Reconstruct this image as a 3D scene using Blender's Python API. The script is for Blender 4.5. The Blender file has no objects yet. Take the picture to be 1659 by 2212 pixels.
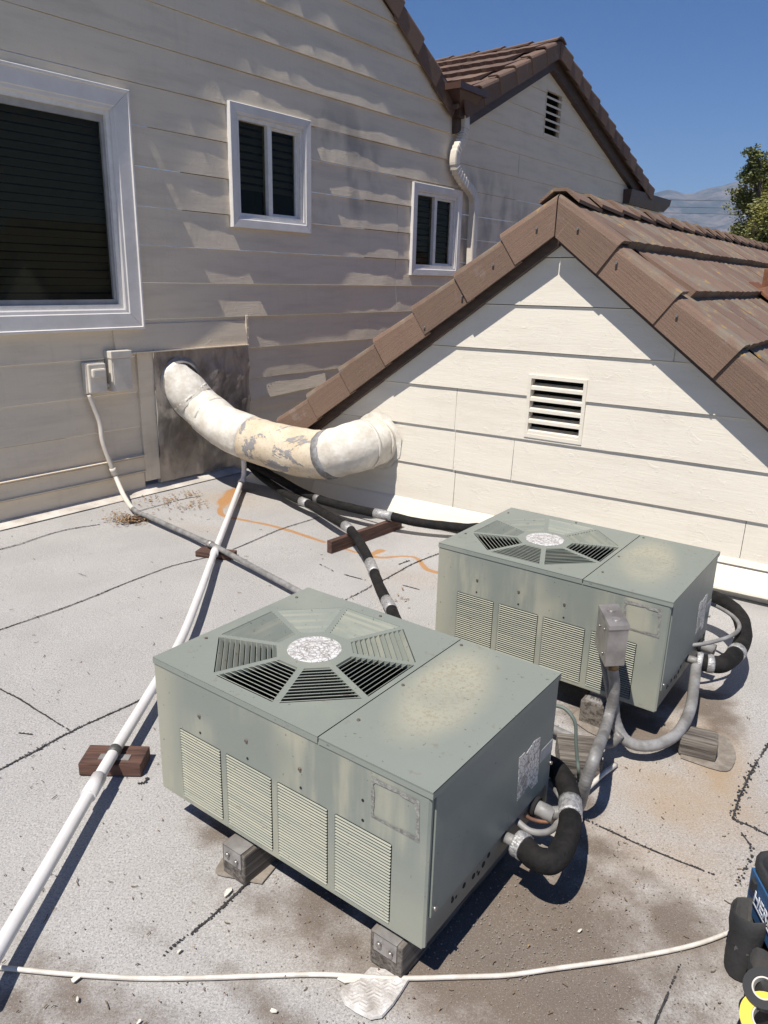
import bpy, bmesh, math, random
import numpy as np
from mathutils import Vector, Matrix, noise as mnoise
PI = math.pi
rng = random.Random(11)
V3 = lambda *a: np.array(a, float)

# ------------------------------------------------------------------ camera, sky, sun, exposure
SC = bpy.context.scene
COL = SC.collection
F_PX, PITCH, ROLL = 2119.29/1.302, math.radians(17.276), math.radians(1.432)   # focal length in 1659-wide pixels
CAM = V3(0, 0, 1.72)
KS = 1.72/1.68
_f = V3(0, math.cos(PITCH), -math.sin(PITCH)); _r = V3(1, 0, 0); _u = np.cross(_r, _f)
RT = math.cos(ROLL)*_r + math.sin(ROLL)*_u
UP = -math.sin(ROLL)*_r + math.cos(ROLL)*_u
cd = bpy.data.cameras.new("camera"); cam = bpy.data.objects.new("camera", cd); COL.objects.link(cam)
cd.sensor_fit = 'VERTICAL'; cd.sensor_height = 24.0; cd.lens = 24.0*2119.29/2880
cd.clip_start = 0.02; cd.clip_end = 60000
cam.matrix_world = Matrix(((RT[0], UP[0], -_f[0], CAM[0]), (RT[1], UP[1], -_f[1], CAM[1]), (RT[2], UP[2], -_f[2], CAM[2]), (0, 0, 0, 1)))
SC.camera = cam

WALL_ANG, GAB_ANG = 53.0, -35.0
def rot(a): return V3(math.cos(math.radians(a)), math.sin(math.radians(a)), 0)
SUN_EL = math.radians(61.5)
_saz = rot(WALL_ANG + 180 + 3.2)                       # the sun stands along the long wall, a touch in front of it
SUN = V3(_saz[0]*math.cos(SUN_EL), _saz[1]*math.cos(SUN_EL), math.sin(SUN_EL))
wld = bpy.data.worlds.new("World"); SC.world = wld; wld.use_nodes = True
wn_ = wld.node_tree.nodes; wn_.clear()
sky = wn_.new("ShaderNodeTexSky"); sky.sky_type = 'NISHITA'; sky.sun_disc = False
sky.sun_elevation = SUN_EL; sky.sun_rotation = math.atan2(_saz[0], _saz[1]); sky.altitude = 300
sky.air_density = 1.0; sky.dust_density = 0.0; sky.ozone_density = 7.0
bgn = wn_.new("ShaderNodeBackground"); bgn.inputs[1].default_value = 0.061
won = wn_.new("ShaderNodeOutputWorld")
hsv = wn_.new("ShaderNodeHueSaturation"); hsv.inputs["Saturation"].default_value = 1.24; hsv.inputs["Hue"].default_value = 0.509
wld.node_tree.links.new(sky.outputs[0], hsv.inputs["Color"]); wld.node_tree.links.new(hsv.outputs[0], bgn.inputs[0]); wld.node_tree.links.new(bgn.outputs[0], won.inputs[0])
sl = bpy.data.lights.new("sun", 'SUN'); sl.energy = 5.0; sl.angle = math.radians(0.5); sl.color = (1.0, 0.945, 0.865)
so = bpy.data.objects.new("sun", sl); COL.objects.link(so)
so.rotation_euler = Vector(SUN).to_track_quat('Z', 'Y').to_euler(); so.location = (-3, -3, 9)
vs = SC.view_settings; vs.view_transform = 'Standard'; vs.look = 'None'; vs.gamma = 1.0; vs.use_curve_mapping = False
vs.exposure = 0.41
SC.render.engine = 'CYCLES'; SC.cycles.max_bounces = 6; SC.cycles.transparent_max_bounces = 12; SC.cycles.volume_bounces = 0

# ------------------------------------------------------------------ where things stand: real planes seen through the camera
def ray(px, py): return RT*((px-829.5)/F_PX) - UP*((py-1106)/F_PX) + _f
def onplane(px, py, P0, n):
    d = ray(px, py); return CAM + d*(np.dot(P0-CAM, n)/np.dot(d, n))
def fl(px, py, z=0.0): return onplane(px, py, V3(0, 0, z), V3(0, 0, 1))
WD = rot(WALL_ANG); WN = V3(WD[1], -WD[0], 0); W0 = fl(300.3, 1063.7)
GD = rot(GAB_ANG);  GN = V3(GD[1], -GD[0], 0); G0 = fl(1544.5, 1276.5)
def wl(px, py, off=0.0):
    P = onplane(px, py, W0+WN*off*KS, WN); return float((P-W0)@WD)/KS, float(P[2])/KS
def gl(px, py, off=0.0):
    P = onplane(px, py, G0+GN*off*KS, GN); return float((P-G0)@GD)/KS, float(P[2])/KS
def Wp(s, z, d=0): return W0+KS*(WD*s+WN*d+V3(0, 0, z))
def Gp(s, z, d=0): return G0+KS*(GD*s+GN*d+V3(0, 0, z))

# ------------------------------------------------------------------ object helpers
def thing(name, label, cat, loc=(0, 0, 0), rotz=0.0, group=None):
    o = bpy.data.objects.new(name, None); COL.objects.link(o); o.empty_display_size = 0.1
    o.location = loc; o.rotation_euler = (0, 0, rotz); o["label"] = label; o["category"] = cat
    if group: o["group"] = group
    return o
def tag(o, label, cat, group=None):
    o["label"] = label; o["category"] = cat
    if group: o["group"] = group
    return o
def mw(o):
    m = o.matrix_basis
    while o.parent: o = o.parent; m = o.matrix_basis @ m
    return m
class M:
    """mesh collector"""
    def __init__(s): s.v = []; s.f = []; s.sm = []
    def add(s, v, f, smooth=False):
        b = len(s.v); s.v += [tuple(map(float, p)) for p in v]; s.f += [tuple(i+b for i in q) for q in f]; s.sm += [smooth]*len(f); return s
    def hexa(s, p):  # 8 points: bottom 4 ccw, top 4
        return s.add(p, [(3, 2, 1, 0), (4, 5, 6, 7), (0, 1, 5, 4), (1, 2, 6, 5), (2, 3, 7, 6), (3, 0, 4, 7)])
    def box(s, x0, x1, y0, y1, z0, z1):
        return s.hexa([(x0, y0, z0), (x1, y0, z0), (x1, y1, z0), (x0, y1, z0), (x0, y0, z1), (x1, y0, z1), (x1, y1, z1), (x0, y1, z1)])
    def bbox(s, x0, x1, y0, y1, z0, z1, b=0.004):
        bm = bmesh.new(); bmesh.ops.create_cube(bm, size=1)
        for v in bm.verts: v.co = ((x0+x1)/2+v.co.x*(x1-x0), (y0+y1)/2+v.co.y*(y1-y0), (z0+z1)/2+v.co.z*(z1-z0))
        bmesh.ops.bevel(bm, geom=bm.edges[:], offset=b, segments=2, affect='EDGES', profile=0.6)
        return s.frombm(bm)
    def frombm(s, bm, smooth=False):
        bm.verts.index_update(); s.add([v.co[:] for v in bm.verts], [[v.index for v in f.verts] for f in bm.faces], smooth); bm.free(); return s
    def xf(s, m):
        m = Matrix(m); s.v = [tuple(m @ Vector(p)) for p in s.v]; return s
    def tube(s, pts, r, n=12, smooth_path=0, caps=True, wob=None):
        P = [V3(*p) for p in pts]
        if smooth_path: P = catmull(P, smooth_path)
        k = len(P); rr = r if callable(r) else (lambda t: r)
        T = []
        for i in range(k):
            t = P[min(i+1, k-1)]-P[max(i-1, 0)]; T.append(t/np.linalg.norm(t))
        a = np.cross(T[0], V3(0, 0, 1));
        if np.linalg.norm(a) < 0.1: a = np.cross(T[0], V3(1, 0, 0))
        a /= np.linalg.norm(a); vv = []
        for i in range(k):
            a = a - T[i]*(a@T[i]); a /= np.linalg.norm(a); b = np.cross(T[i], a)
            for j in range(n):
                th = 2*PI*j/n; R = rr(i/(k-1))
                if wob: R *= wob(i/(k-1), th, P[i])
                vv.append(P[i]+R*(math.cos(th)*a+math.sin(th)*b))
        ff = [(i*n+j, i*n+(j+1) % n, (i+1)*n+(j+1) % n, (i+1)*n+j) for i in range(k-1) for j in range(n)]
        b0 = len(s.v); s.add(vv, ff, True)
        if caps:
            s.f += [tuple(b0+j for j in reversed(range(n))), tuple(b0+(k-1)*n+j for j in range(n))]; s.sm += [False, False]
        return s
    def cyl(s, p0, p1, r, n=12): return s.tube([p0, p1], r, n)
def catmull(P, m):
    P = [V3(*p) for p in P]; Q = [2*P[0]-P[1]]+P+[2*P[-1]-P[-2]]; out = []
    for i in range(1, len(Q)-2):
        for k in range(m):
            t = k/m; a, b, c, d = Q[i-1:i+3]
            out.append(0.5*((2*b)+(c-a)*t+(2*a-5*b+4*c-d)*t*t+(3*b-a-3*c+d)*t**3))
    out.append(P[-1]); return out
def mesh_of(name, mc, mat):
    me = bpy.data.meshes.new(name); me.from_pydata(mc.v, [], mc.f)
    me.polygons.foreach_set("use_smooth", mc.sm); me.update()
    if mat:
        me.materials.append(mat)
    return me
def obj(name, mc, mat, parent=None, world=False, label=None):
    if world and parent:
        inv = mw(parent).inverted(); mc.v = [tuple(inv @ Vector(p)) for p in mc.v]
    me = mc if isinstance(mc, bpy.types.Mesh) else mesh_of(name, mc, mat)
    o = bpy.data.objects.new(name, me); COL.objects.link(o)
    if parent: o.parent = parent
    if label: o["label"] = label
    return o
def struct(name, mc, mat):
    o = obj(name, mc, mat); o["kind"] = "structure"; return o
def fbm(x, y=0.0, z=0.0, o=3): return mnoise.fractal(Vector((x, y, z)), 0.6, 2.1, o)

# ------------------------------------------------------------------ materials
class NT:
    def __init__(s, name, rough=0.6, metal=0.0, spec=None):
        s.m = bpy.data.materials.new(name); s.m.use_nodes = True; s.t = s.m.node_tree; s.t.nodes.clear()
        s.b = s.n("ShaderNodeBsdfPrincipled"); o = s.n("ShaderNodeOutputMaterial"); s.t.links.new(s.b.outputs[0], o.inputs[0]); s.out = o
        s.b.inputs["Roughness"].default_value = rough; s.b.inputs["Metallic"].default_value = metal
        if spec is not None: s.b.inputs["Specular IOR Level"].default_value = spec
        s.tc = None
    def n(s, k): return s.t.nodes.new(k)
    def put(s, sock, val):
        if isinstance(val, bpy.types.NodeSocket): s.t.links.new(val, sock)
        elif isinstance(val, (tuple, list)) and len(val) == 3 and sock.type == 'RGBA': sock.default_value = (*val, 1)
        else: sock.default_value = val
    def obj(s):
        if not s.tc: s.tc = s.n("ShaderNodeTexCoord")
        return s.tc.outputs["Object"]
    def world(s): return s.n("ShaderNodeNewGeometry").outputs["Position"]
    def rnd(s): return s.n("ShaderNodeObjectInfo").outputs["Random"]
    def map(s, vec, sc=(1, 1, 1), loc=(0, 0, 0), ro=(0, 0, 0)):
        k = s.n("ShaderNodeMapping"); s.put(k.inputs[0], vec); s.put(k.inputs[1], loc); k.inputs[2].default_value = ro; k.inputs[3].default_value = sc; return k.outputs[0]
    def noise(s, vec, scale, det=4, rough=0.55, dist=0.0, w=None):
        k = s.n("ShaderNodeTexNoise"); s.put(k.inputs["Vector"], vec)
        if w is not None: k.noise_dimensions = '4D'; s.put(k.inputs["W"], w)
        k.inputs["Scale"].default_value = scale; k.inputs["Detail"].default_value = det; k.inputs["Roughness"].default_value = rough; k.inputs["Distortion"].default_value = dist
        return k.outputs["Fac"]
    def vor(s, vec, scale, feature='F1', out="Distance"):
        k = s.n("ShaderNodeTexVoronoi"); k.feature = feature; s.put(k.inputs["Vector"], vec); k.inputs["Scale"].default_value = scale; return k.outputs[out]
    def math(s, op, a, b=0.0, clamp=False):
        k = s.n("ShaderNodeMath"); k.operation = op; k.use_clamp = clamp; s.put(k.inputs[0], a); s.put(k.inputs[1], b); return k.outputs[0]
    def ramp(s, f, a, b):  # smooth step between a and b
        k = s.n("ShaderNodeMapRange"); k.interpolation_type = 'SMOOTHSTEP'; s.put(k.inputs[0], f); k.inputs[1].default_value = a; k.inputs[2].default_value = b; return k.outputs[0]
    def mix(s, f, a, b, mode='MIX'):
        k = s.n("ShaderNodeMix"); k.data_type = 'RGBA'; k.blend_type = mode; s.put(k.inputs[0], f); s.put(k.inputs[6], a); s.put(k.inputs[7], b); return k.outputs[2]
    def sep(s, vec):
        k = s.n("ShaderNodeSeparateXYZ"); s.put(k.inputs[0], vec); return k.outputs
    def attr(s, name):
        k = s.n("ShaderNodeAttribute"); k.attribute_name = name; return k.outputs["Color"]
    def ellipse(s, vec, cx, cy, rx, ry, ang=0.0):
        x, y, _ = s.sep(vec)
        dx = s.math('SUBTRACT', x, cx); dy = s.math('SUBTRACT', y, cy); c, n = math.cos(ang), math.sin(ang)
        a = s.math('ADD', s.math('MULTIPLY', dx, c/rx), s.math('MULTIPLY', dy, n/rx)); b = s.math('ADD', s.math('MULTIPLY', dx, -n/ry), s.math('MULTIPLY', dy, c/ry))
        return s.math('SQRT', s.math('ADD', s.math('MULTIPLY', a, a), s.math('MULTIPLY', b, b)))
    def bump(s, h, st=0.3, dist=0.01):
        k = s.n("ShaderNodeBump"); k.inputs["Strength"].default_value = st; k.inputs["Distance"].default_value = dist; s.put(k.inputs["Height"], h); s.put(s.b.inputs["Normal"], k.outputs[0])
    def color(s, c): s.put(s.b.inputs["Base Color"], c); return s
    def rough(s, r): s.put(s.b.inputs["Roughness"], r); return s

def simple(name, c1, c2, scale=8, rough=0.6, metal=0.0, bump=0.0, bscale=60, stretch=(1, 1, 1), det=5):
    k = NT(name, rough, metal); v = k.map(k.obj(), stretch)
    k.color(k.mix(k.ramp(k.noise(v, scale, det, 0.6, w=k.math('MULTIPLY', k.rnd(), 9.0)), 0.3, 0.7), c1, c2))
    if bump: k.bump(k.noise(v, bscale, 4), bump, 0.004)
    return k.m

def mat_siding(name, base, dirty, soot):
    k = NT(name, 0.55); v = k.obj()
    st = k.noise(k.map(v, (0.7, 1, 5)), 2.2, 5, 0.6)                     # dusty runs along the boards
    c = k.mix(k.math('MULTIPLY', k.ramp(st, 0.42, 0.75), 0.35), base, dirty)
    dr = k.noise(k.map(v, (7, 1, 0.8)), 2.0, 4, 0.6)                      # vertical drips
    c = k.mix(k.math('MULTIPLY', k.ramp(dr, 0.52, 0.8), 0.16), c, dirty)
    if soot:                                                             # soot smudges near the small windows and low by the duct
        blot = k.noise(k.map(v, (1.6, 1, 0.9)), 2.0, 3, 0.5)
        zone = k.math('MAXIMUM', k.ramp(k.ellipse(k.map(v, (1, 1, 1), ro=(PI/2, 0, 0)), 4.9, -2.45, 1.9, 0.65), 1.0, 0.35), k.ramp(k.ellipse(k.map(v, (1, 1, 1), ro=(PI/2, 0, 0)), 2.4, -2.65, 1.0, 0.7), 1.0, 0.3))
        zone = k.math('MAXIMUM', zone, k.math('MULTIPLY', k.ramp(k.ellipse(k.map(v, (1, 1, 1), ro=(PI/2, 0, 0)), 0.6, -0.2, 0.9, 0.5), 1.0, 0.3), 1.0))
        c = k.mix(k.math('MULTIPLY', k.math('MULTIPLY', zone, k.ramp(blot, 0.42, 0.68)), 0.55), c, (0.12, 0.11, 0.11))
    spk = k.noise(v, 55, 3, 0.6)
    c = k.mix(k.math('MULTIPLY', k.ramp(spk, 0.66, 0.78), 0.25), c, (0.22, 0.20, 0.17))
    k.color(c)
    crk = k.noise(k.map(v, (3, 1, 34)), 2.5, 6, 0.68, 0.4)                # brushed paint and fine checks
    flake = k.ramp(k.noise(v, 11, 5, 0.7, 0.8), 0.55, 0.68)
    k.bump(k.math('ADD', k.math('MULTIPLY', crk, 0.8), k.math('MULTIPLY', flake, 0.5)), 0.35, 0.006)
    return k.m
SIDING = mat_siding("siding_paint", (0.73, 0.63, 0.485), (0.43, 0.36, 0.28), True)
CREAM = mat_siding("cream_paint", (0.74, 0.69, 0.59), (0.58, 0.52, 0.43), False)
TRIM = simple("white_trim_paint", (0.73, 0.70, 0.665), (0.64, 0.61, 0.575), 5, 0.5, 0, 0.3, 26, (1, 1, 1))
VINYL = simple("white_vinyl", (0.80, 0.78, 0.74), (0.70, 0.67, 0.62), 20, 0.35)
BROWNMETAL = simple("brown_metal", (0.060, 0.032, 0.026), (0.085, 0.045, 0.034), 5, 0.45, 0, 0.08)
BARGE = simple("barge_board_paint", (0.050, 0.032, 0.026), (0.085, 0.052, 0.040), 6, 0.6, 0, 0.3, 40, (1, 1, 6))
DARK = NT("dark_interior", 0.9).color((0.012, 0.012, 0.012)).m
BLINDM = NT("blind_slat", 0.6).color((0.27, 0.24, 0.19)).m
ROOM = NT("room_dark", 0.9).color((0.03, 0.03, 0.03)).m

def mat_glass():
    k = NT("window_glass", 0.02); t = k.t
    k.color((0.02, 0.025, 0.025)); tr = k.n("ShaderNodeBsdfTransparent"); tr.inputs[0].default_value = (0.70, 0.69, 0.60, 1)
    mx = k.n("ShaderNodeMixShader"); mx.inputs[0].default_value = 0.18
    t.links.new(tr.outputs[0], mx.inputs[1]); t.links.new(k.b.outputs[0], mx.inputs[2]); t.links.new(mx.outputs[0], k.out.inputs[0])
    return k.m
GLASS = mat_glass()

def mat_tile(name, a, b, lichen):
    k = NT(name, 0.85); v = k.obj(); r = k.rnd()
    c = k.mix(k.noise(v, 9, 4, 0.6, w=k.math('MULTIPLY', r, 20.0)), a, b)
    c = k.mix(k.math('MULTIPLY', r, 0.55), c, (0.235, 0.150, 0.105)); r2 = k.math('FRACT', k.math('MULTIPLY', r, 7.31)); c = k.mix(k.math('MULTIPLY', k.ramp(r2, 0.6, 1.0), 0.45), c, (0.095, 0.062, 0.048))
    gr = k.noise(v, 220, 3, 0.7)
    c = k.mix(k.math('MULTIPLY', k.ramp(gr, 0.52, 0.75), 0.55), c, (0.30, 0.21, 0.16))
    c = k.mix(k.math('MULTIPLY', k.ramp(gr, 0.46, 0.28), 0.6), c, (0.035, 0.022, 0.018))
    lime = k.noise(v, 7, 4, 0.65, 0.5, w=k.math('MULTIPLY', r, 31.0))
    c = k.mix(k.math('MULTIPLY', k.ramp(lime, 0.58, 0.78), 0.40), c, (0.30, 0.26, 0.24))
    if lichen:
        li = k.noise(v, 26, 4, 0.6, 0.2, w=k.math('MULTIPLY', r, 13.0)); ar = k.noise(v, 4, 2, 0.5, w=k.math('MULTIPLY', r, 7.0))
        up = k.ramp(k.sep(v)[2], -0.03, 0.0)
        c = k.mix(k.math('MULTIPLY', k.math('MULTIPLY', k.ramp(ar, 0.46, 0.60), up), 0.6), c, (0.20, 0.18, 0.14))
        c = k.mix(k.math('MULTIPLY', k.math('MULTIPLY', k.ramp(li, 0.56, 0.64), k.ramp(ar, 0.48, 0.60)), up), c, (0.42, 0.24, 0.05))
    k.color(c)
    groove = k.noise(k.map(v, (0.6, 40, 40)), 3.0, 2, 0.5)
    k.bump(k.math('ADD', k.math('MULTIPLY', gr, 0.5), groove), 0.5, 0.005)
    return k.m
TILE = mat_tile("concrete_tile", (0.205, 0.130, 0.090), (0.140, 0.090, 0.064), True)
TILEF = mat_tile("concrete_tile_shaded", (0.128, 0.078, 0.057), (0.09, 0.056, 0.043), False)  # house roof tile, darkened to carry the shade on its rake fronts

def mat_deck():
    k = NT("granule_roofing", 0.9); p = k.world(); at = k.attr("stain"); ch = k.n("ShaderNodeSeparateColor"); k.put(ch.inputs[0], at); rust, dirt, tan = ch.outputs
    g1 = k.noise(p, 150, 3, 0.75); g2 = k.noise(p, 330, 2, 0.6); big = k.noise(p, 1.7, 4, 0.6); mid = k.noise(p, 14, 5, 0.65)
    c = k.mix(k.ramp(big, 0.3, 0.7), (0.338, 0.327, 0.315), (0.388, 0.376, 0.363))
    gr = k.math('ADD', k.math('MULTIPLY', g1, 0.6), k.math('MULTIPLY', g2, 0.4))
    c = k.mix(k.math('MULTIPLY', k.ramp(gr, 0.50, 0.38), 0.66), c, (0.12, 0.112, 0.106))
    c = k.mix(k.math('MULTIPLY', k.ramp(gr, 0.52, 0.62), 0.62), c, (0.58, 0.56, 0.54))
    # trampled specks
    sp = k.noise(p, 38, 2, 0.5)
    c = k.mix(k.math('MULTIPLY', k.ramp(sp, 0.70, 0.76), 0.5), c, (0.08, 0.07, 0.065))
    t_ = k.math('MULTIPLY', tan, k.math('ADD', 0.45, mid), clamp=True)
    c = k.mix(k.math('MULTIPLY', t_, 0.8), c, (0.33, 0.23, 0.13))
    d_ = k.math('ADD', dirt, k.math('MULTIPLY', k.math('SUBTRACT', mid, 0.5), 1.1)); d_ = k.math('MULTIPLY', k.ramp(d_, 0.12, 0.95), k.ramp(dirt, 0.04, 0.25))
    dc = k.mix(k.noise(p, 6, 4, 0.6), (0.088, 0.066, 0.050), (0.165, 0.126, 0.095))
    dm = k.math('MULTIPLY', d_, k.math('SUBTRACT', 1.0, k.math('MULTIPLY', k.ramp(k.noise(p, 260, 3, 0.75), 0.56, 0.64), 0.55)))
    c = k.mix(k.math('MULTIPLY', dm, 0.88), c, dc)
    r_ = k.math('ADD', rust, k.math('MULTIPLY', k.math('SUBTRACT', k.noise(p, 30, 4, 0.7), 0.5), 0.55)); r_ = k.math('MULTIPLY', k.ramp(r_, 0.25, 0.70), k.ramp(rust, 0.03, 0.2))
    c = k.mix(k.math('MULTIPLY', r_, 0.85), c, k.mix(k.noise(p, 60, 2), (0.44, 0.215, 0.050), (0.30, 0.14, 0.045)))
    k.color(c)
    k.bump(k.math('ADD', gr, k.math('MULTIPLY', mid, 0.5)), 0.55, 0.004)
    return k.m
DECK = mat_deck()
TAR = simple("bitumen", (0.018, 0.017, 0.017), (0.05, 0.047, 0.045), 60, 0.7, 0, 0.5, 120)

UGREEN, UCREAM = (0.220, 0.240, 0.207), (0.400, 0.380, 0.290)
def mat_unit(kind):
    k = NT("unit_paint_"+kind, 0.55, 0.0, 0.25); v = k.obj(); r = k.math('MULTIPLY', k.rnd(), 6.0)
    x, y, z = k.sep(v); n1 = k.noise(v, 3.2, 4, 0.55, 0.3, w=r); n2 = k.noise(k.map(v, (6, 6, 0.9)), 1.5, 4, 0.6, w=r); fine = k.noise(v, 90, 4, 0.7)
    if kind == "front":
        m = k.math('MULTIPLY', k.ramp(n2, 0.40, 0.60), k.ramp(k.noise(v, 2.6, 2, 0.5, w=r), 0.38, 0.58))
        m = k.math('MAXIMUM', m, k.math('MULTIPLY', k.ramp(x, 0.16, 0.0), 0.9))
        m = k.math('MAXIMUM', m, k.math('MULTIPLY', k.ramp(z, 0.27, 0.05), 0.55))
        m = k.math('MAXIMUM', m, k.math('MULTIPLY', k.math('MULTIPLY', k.ramp(z, 0.436, 0.456), k.ramp(n1, 0.42, 0.6)), 0.9))
        m = k.math('MULTIPLY', m, 0.85)
    elif kind == "slat":
        m = k.math('ADD', 0.22, k.math('MULTIPLY', k.ramp(n1, 0.3, 0.7), 0.55))
    elif kind == "grille":
        m = k.math('MULTIPLY', k.ramp(n1, 0.45, 0.65), 0.35)
        m = k.math('MAXIMUM', m, k.math('MULTIPLY', k.ramp(k.math('ADD', x, y), 0.75, 1.05), 0.8))
    elif kind == "lid":
        e = k.ellipse(v, 0.80, 0.39, 0.115, 0.285, 0.22); e = k.math('ADD', e, k.math('MULTIPLY', k.math('SUBTRACT', n1, 0.5), 0.9)); m = k.ramp(e, 1.30, 0.55); m = k.math('MULTIPLY', m, k.math('ADD', 0.55, k.math('MULTIPLY', k.ramp(n1, 0.35, 0.6), 0.45)))
        m = k.math('MULTIPLY', m, 0.72)
    elif kind == "top":
        m = k.math('MULTIPLY', k.ramp(n1, 0.50, 0.75), 0.25)
    else:
        m = k.math('MULTIPLY', k.ramp(n1, 0.55, 0.75), 0.15)
    c = k.mix(m, UGREEN, UCREAM)
    c = k.mix(k.math('MULTIPLY', k.ramp(k.noise(v, 1.8, 3), 0.35, 0.7), 0.25), c, (0.255, 0.278, 0.258))
    if kind == "lid": c = k.mix(k.math('MULTIPLY', k.math('MULTIPLY', m, k.ramp(fine, 0.48, 0.62)), 0.75), c, (0.25, 0.20, 0.13))
    if kind == "side": c = k.mix(k.math('MULTIPLY', k.ramp(z, 0.12, 0.0), 0.55), c, (0.16, 0.13, 0.10))
    c = k.mix(k.math('MULTIPLY', k.ramp(k.noise(v, 70, 2, 0.5), 0.70, 0.75), 0.6), c, (0.07, 0.065, 0.055))
    rs = k.math('MULTIPLY', k.ramp(k.noise(v, 24, 5, 0.7, 0.3, w=r), 0.60, 0.68), k.math('MAXIMUM', k.ramp(z, 0.03, 0.0), k.math('MULTIPLY', k.ramp(z, 0.438, 0.458), 0.5)))
    c = k.mix(k.math('MULTIPLY', rs, 0.75), c, (0.17, 0.115, 0.075))
    k.color(c); k.bump(k.math('ADD', k.math('MULTIPLY', fine, 0.3), k.math('MULTIPLY', k.noise(v, 5, 2), 2.5)), 0.2, 0.008); k.rough(k.math('ADD', 0.42, k.math('MULTIPLY', m, 0.3)))
    return k.m
UF, US, UG, UT, UL, UR = [mat_unit(q) for q in ("front", "slat", "grille", "top", "lid", "side")]
def mat_foil(name, base, crack, scale):
    k = NT(name, 0.35, 0.25); v = k.obj(); d = k.vor(k.map(v, (1, 1, 1)), scale, 'DISTANCE_TO_EDGE')
    d = k.math('ADD', d, k.math('MULTIPLY', k.math('SUBTRACT', k.noise(v, 60, 3), 0.5), 0.10))
    c = k.mix(k.ramp(d, 0.07, 0.02), base, crack); c = k.mix(k.math('MULTIPLY', k.ramp(k.noise(v, 22, 4, 0.7), 0.50, 0.62), 0.75), c, (0.17, 0.16, 0.15)); k.color(c); k.bump(d, 0.3, 0.003); return k.m
FOIL = mat_foil("cracked_foil_label", (0.70, 0.70, 0.69), (0.14, 0.135, 0.12), 62)
def mat_hub():
    k = NT("cracked_hub_sticker", 0.5); v = k.obj(); e = k.ellipse(v, 0.345, 0.345, 0.085, 0.085); d = k.vor(v, 58, 'DISTANCE_TO_EDGE'); n = k.noise(v, 40, 4, 0.7)
    c = k.mix(k.ramp(k.math('ADD', d, k.math('MULTIPLY', k.math('SUBTRACT', n, .5), .12)), .06, .015), (0.64, 0.63, 0.62), (0.24, 0.225, 0.20))
    w_ = k.math('SINE', k.math('MULTIPLY', k.math('ADD', e, k.math('MULTIPLY', n, .08)), 34.0)); c = k.mix(k.math('MULTIPLY', k.math('MULTIPLY', k.ramp(w_, .2, .9), k.ramp(e, .85, .6)), .5), c, (0.27, 0.24, 0.21))
    c = k.mix(k.math('MULTIPLY', k.ramp(k.noise(v, 70, 3, .7), .46, .58), .6), c, (0.22, 0.20, 0.17)); k.color(c); k.bump(d, .3, .003); return k.m
HUB = mat_hub()
PEEL = simple("peeled_label_edge", (0.16, 0.15, 0.14), (0.30, 0.30, 0.27), 90, 0.7, 0, 0.6, 200)
TAPE = simple("silver_foil_tape", (0.54, 0.53, 0.52), (0.22, 0.22, 0.22), 70, 0.4, 0.35, 0.7, 160, (1, 1, 3))
FOAM = simple("black_foam_insulation", (0.010, 0.010, 0.010), (0.022, 0.020, 0.019), 30, 0.8, 0, 0.9, 70)
FOAM.node_tree.nodes['Principled BSDF'].inputs['Specular IOR Level'].default_value = 0.15
PVC = simple("white_pvc", (0.74, 0.72, 0.71), (0.64, 0.62, 0.60), 6, 0.4, 0, 0.05)
GREYPVC = simple("grey_conduit", (0.29, 0.285, 0.28), (0.135, 0.128, 0.12), 16, 0.5, 0, 0.2, 50)
BOXPAINT = simple("box_cream_paint", (0.66, 0.61, 0.53), (0.56, 0.51, 0.44), 9, 0.5, 0, 0.3, 25)
STEEL = simple("weathered_steel", (0.46, 0.43, 0.41), (0.27, 0.25, 0.235), 10, 0.38, 0.65, 0.15, 40)
GALV = simple("galvanised_bracket", (0.48, 0.46, 0.44), (0.30, 0.28, 0.265), 16, 0.42, 0.5, 0.15, 60)
COPPER = simple("copper_tube", (0.34, 0.17, 0.10), (0.20, 0.12, 0.09), 30, 0.45, 0.5)
GREENW = simple("green_wire", (0.10, 0.135, 0.115), (0.15, 0.175, 0.155), 20, 0.6)
CABLE = simple("white_cable", (0.70, 0.66, 0.60), (0.50, 0.46, 0.40), 25, 0.55, 0, 0.2, 90)
RUSTM = simple("rusty_metal", (0.13, 0.052, 0.026), (0.24, 0.10, 0.045), 14, 0.7, 0.15, 0.3, 60)
CANVASW = simple("white_mastic", (0.76, 0.73, 0.66), (0.56, 0.51, 0.43), 11, 0.6, 0, 1.0, 34, (1, 1, 1), 8)
def mat_canvas():
    k = NT("duct_canvas", 0.7); v = k.obj(); n = k.noise(v, 7, 4, 0.6); s_ = k.ramp(k.noise(v, 4.5, 5, 0.7, 0.6), 0.545, 0.59)
    c = k.mix(k.ramp(n, 0.3, 0.7), (0.56, 0.45, 0.31), (0.66, 0.57, 0.44)); c = k.mix(k.math('MULTIPLY', k.ramp(k.noise(v, 60, 4, 0.7), 0.56, 0.68), 0.6), c, (0.25, 0.20, 0.15)); c = k.mix(s_, c, (0.27, 0.26, 0.26))
    k.color(c); k.bump(k.math('ADD', n, s_), 0.5, 0.012); return k.m
CANVAS = mat_canvas()
SEAL = simple("grey_sealant", (0.30, 0.30, 0.31), (0.16, 0.15, 0.14), 20, 0.6, 0, 0.9, 40)
def mat_wood(name, a, b, dark):
    k = NT(name, 0.85); v = k.obj(); g = k.noise(k.map(v, (2.5, 46, 46)), 1.6, 5, 0.65, 0.3, w=k.math('MULTIPLY', k.rnd(), 8.0)); n = k.noise(v, 7, 3)
    c = k.mix(k.ramp(g, 0.35, 0.62), dark, k.mix(n, a, b)); k.color(c); k.bump(g, 0.9, 0.006); return k.m
REDWOOD = mat_wood("redwood_block", (0.145, 0.070, 0.048), (0.105, 0.055, 0.04), (0.040, 0.022, 0.017))
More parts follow.
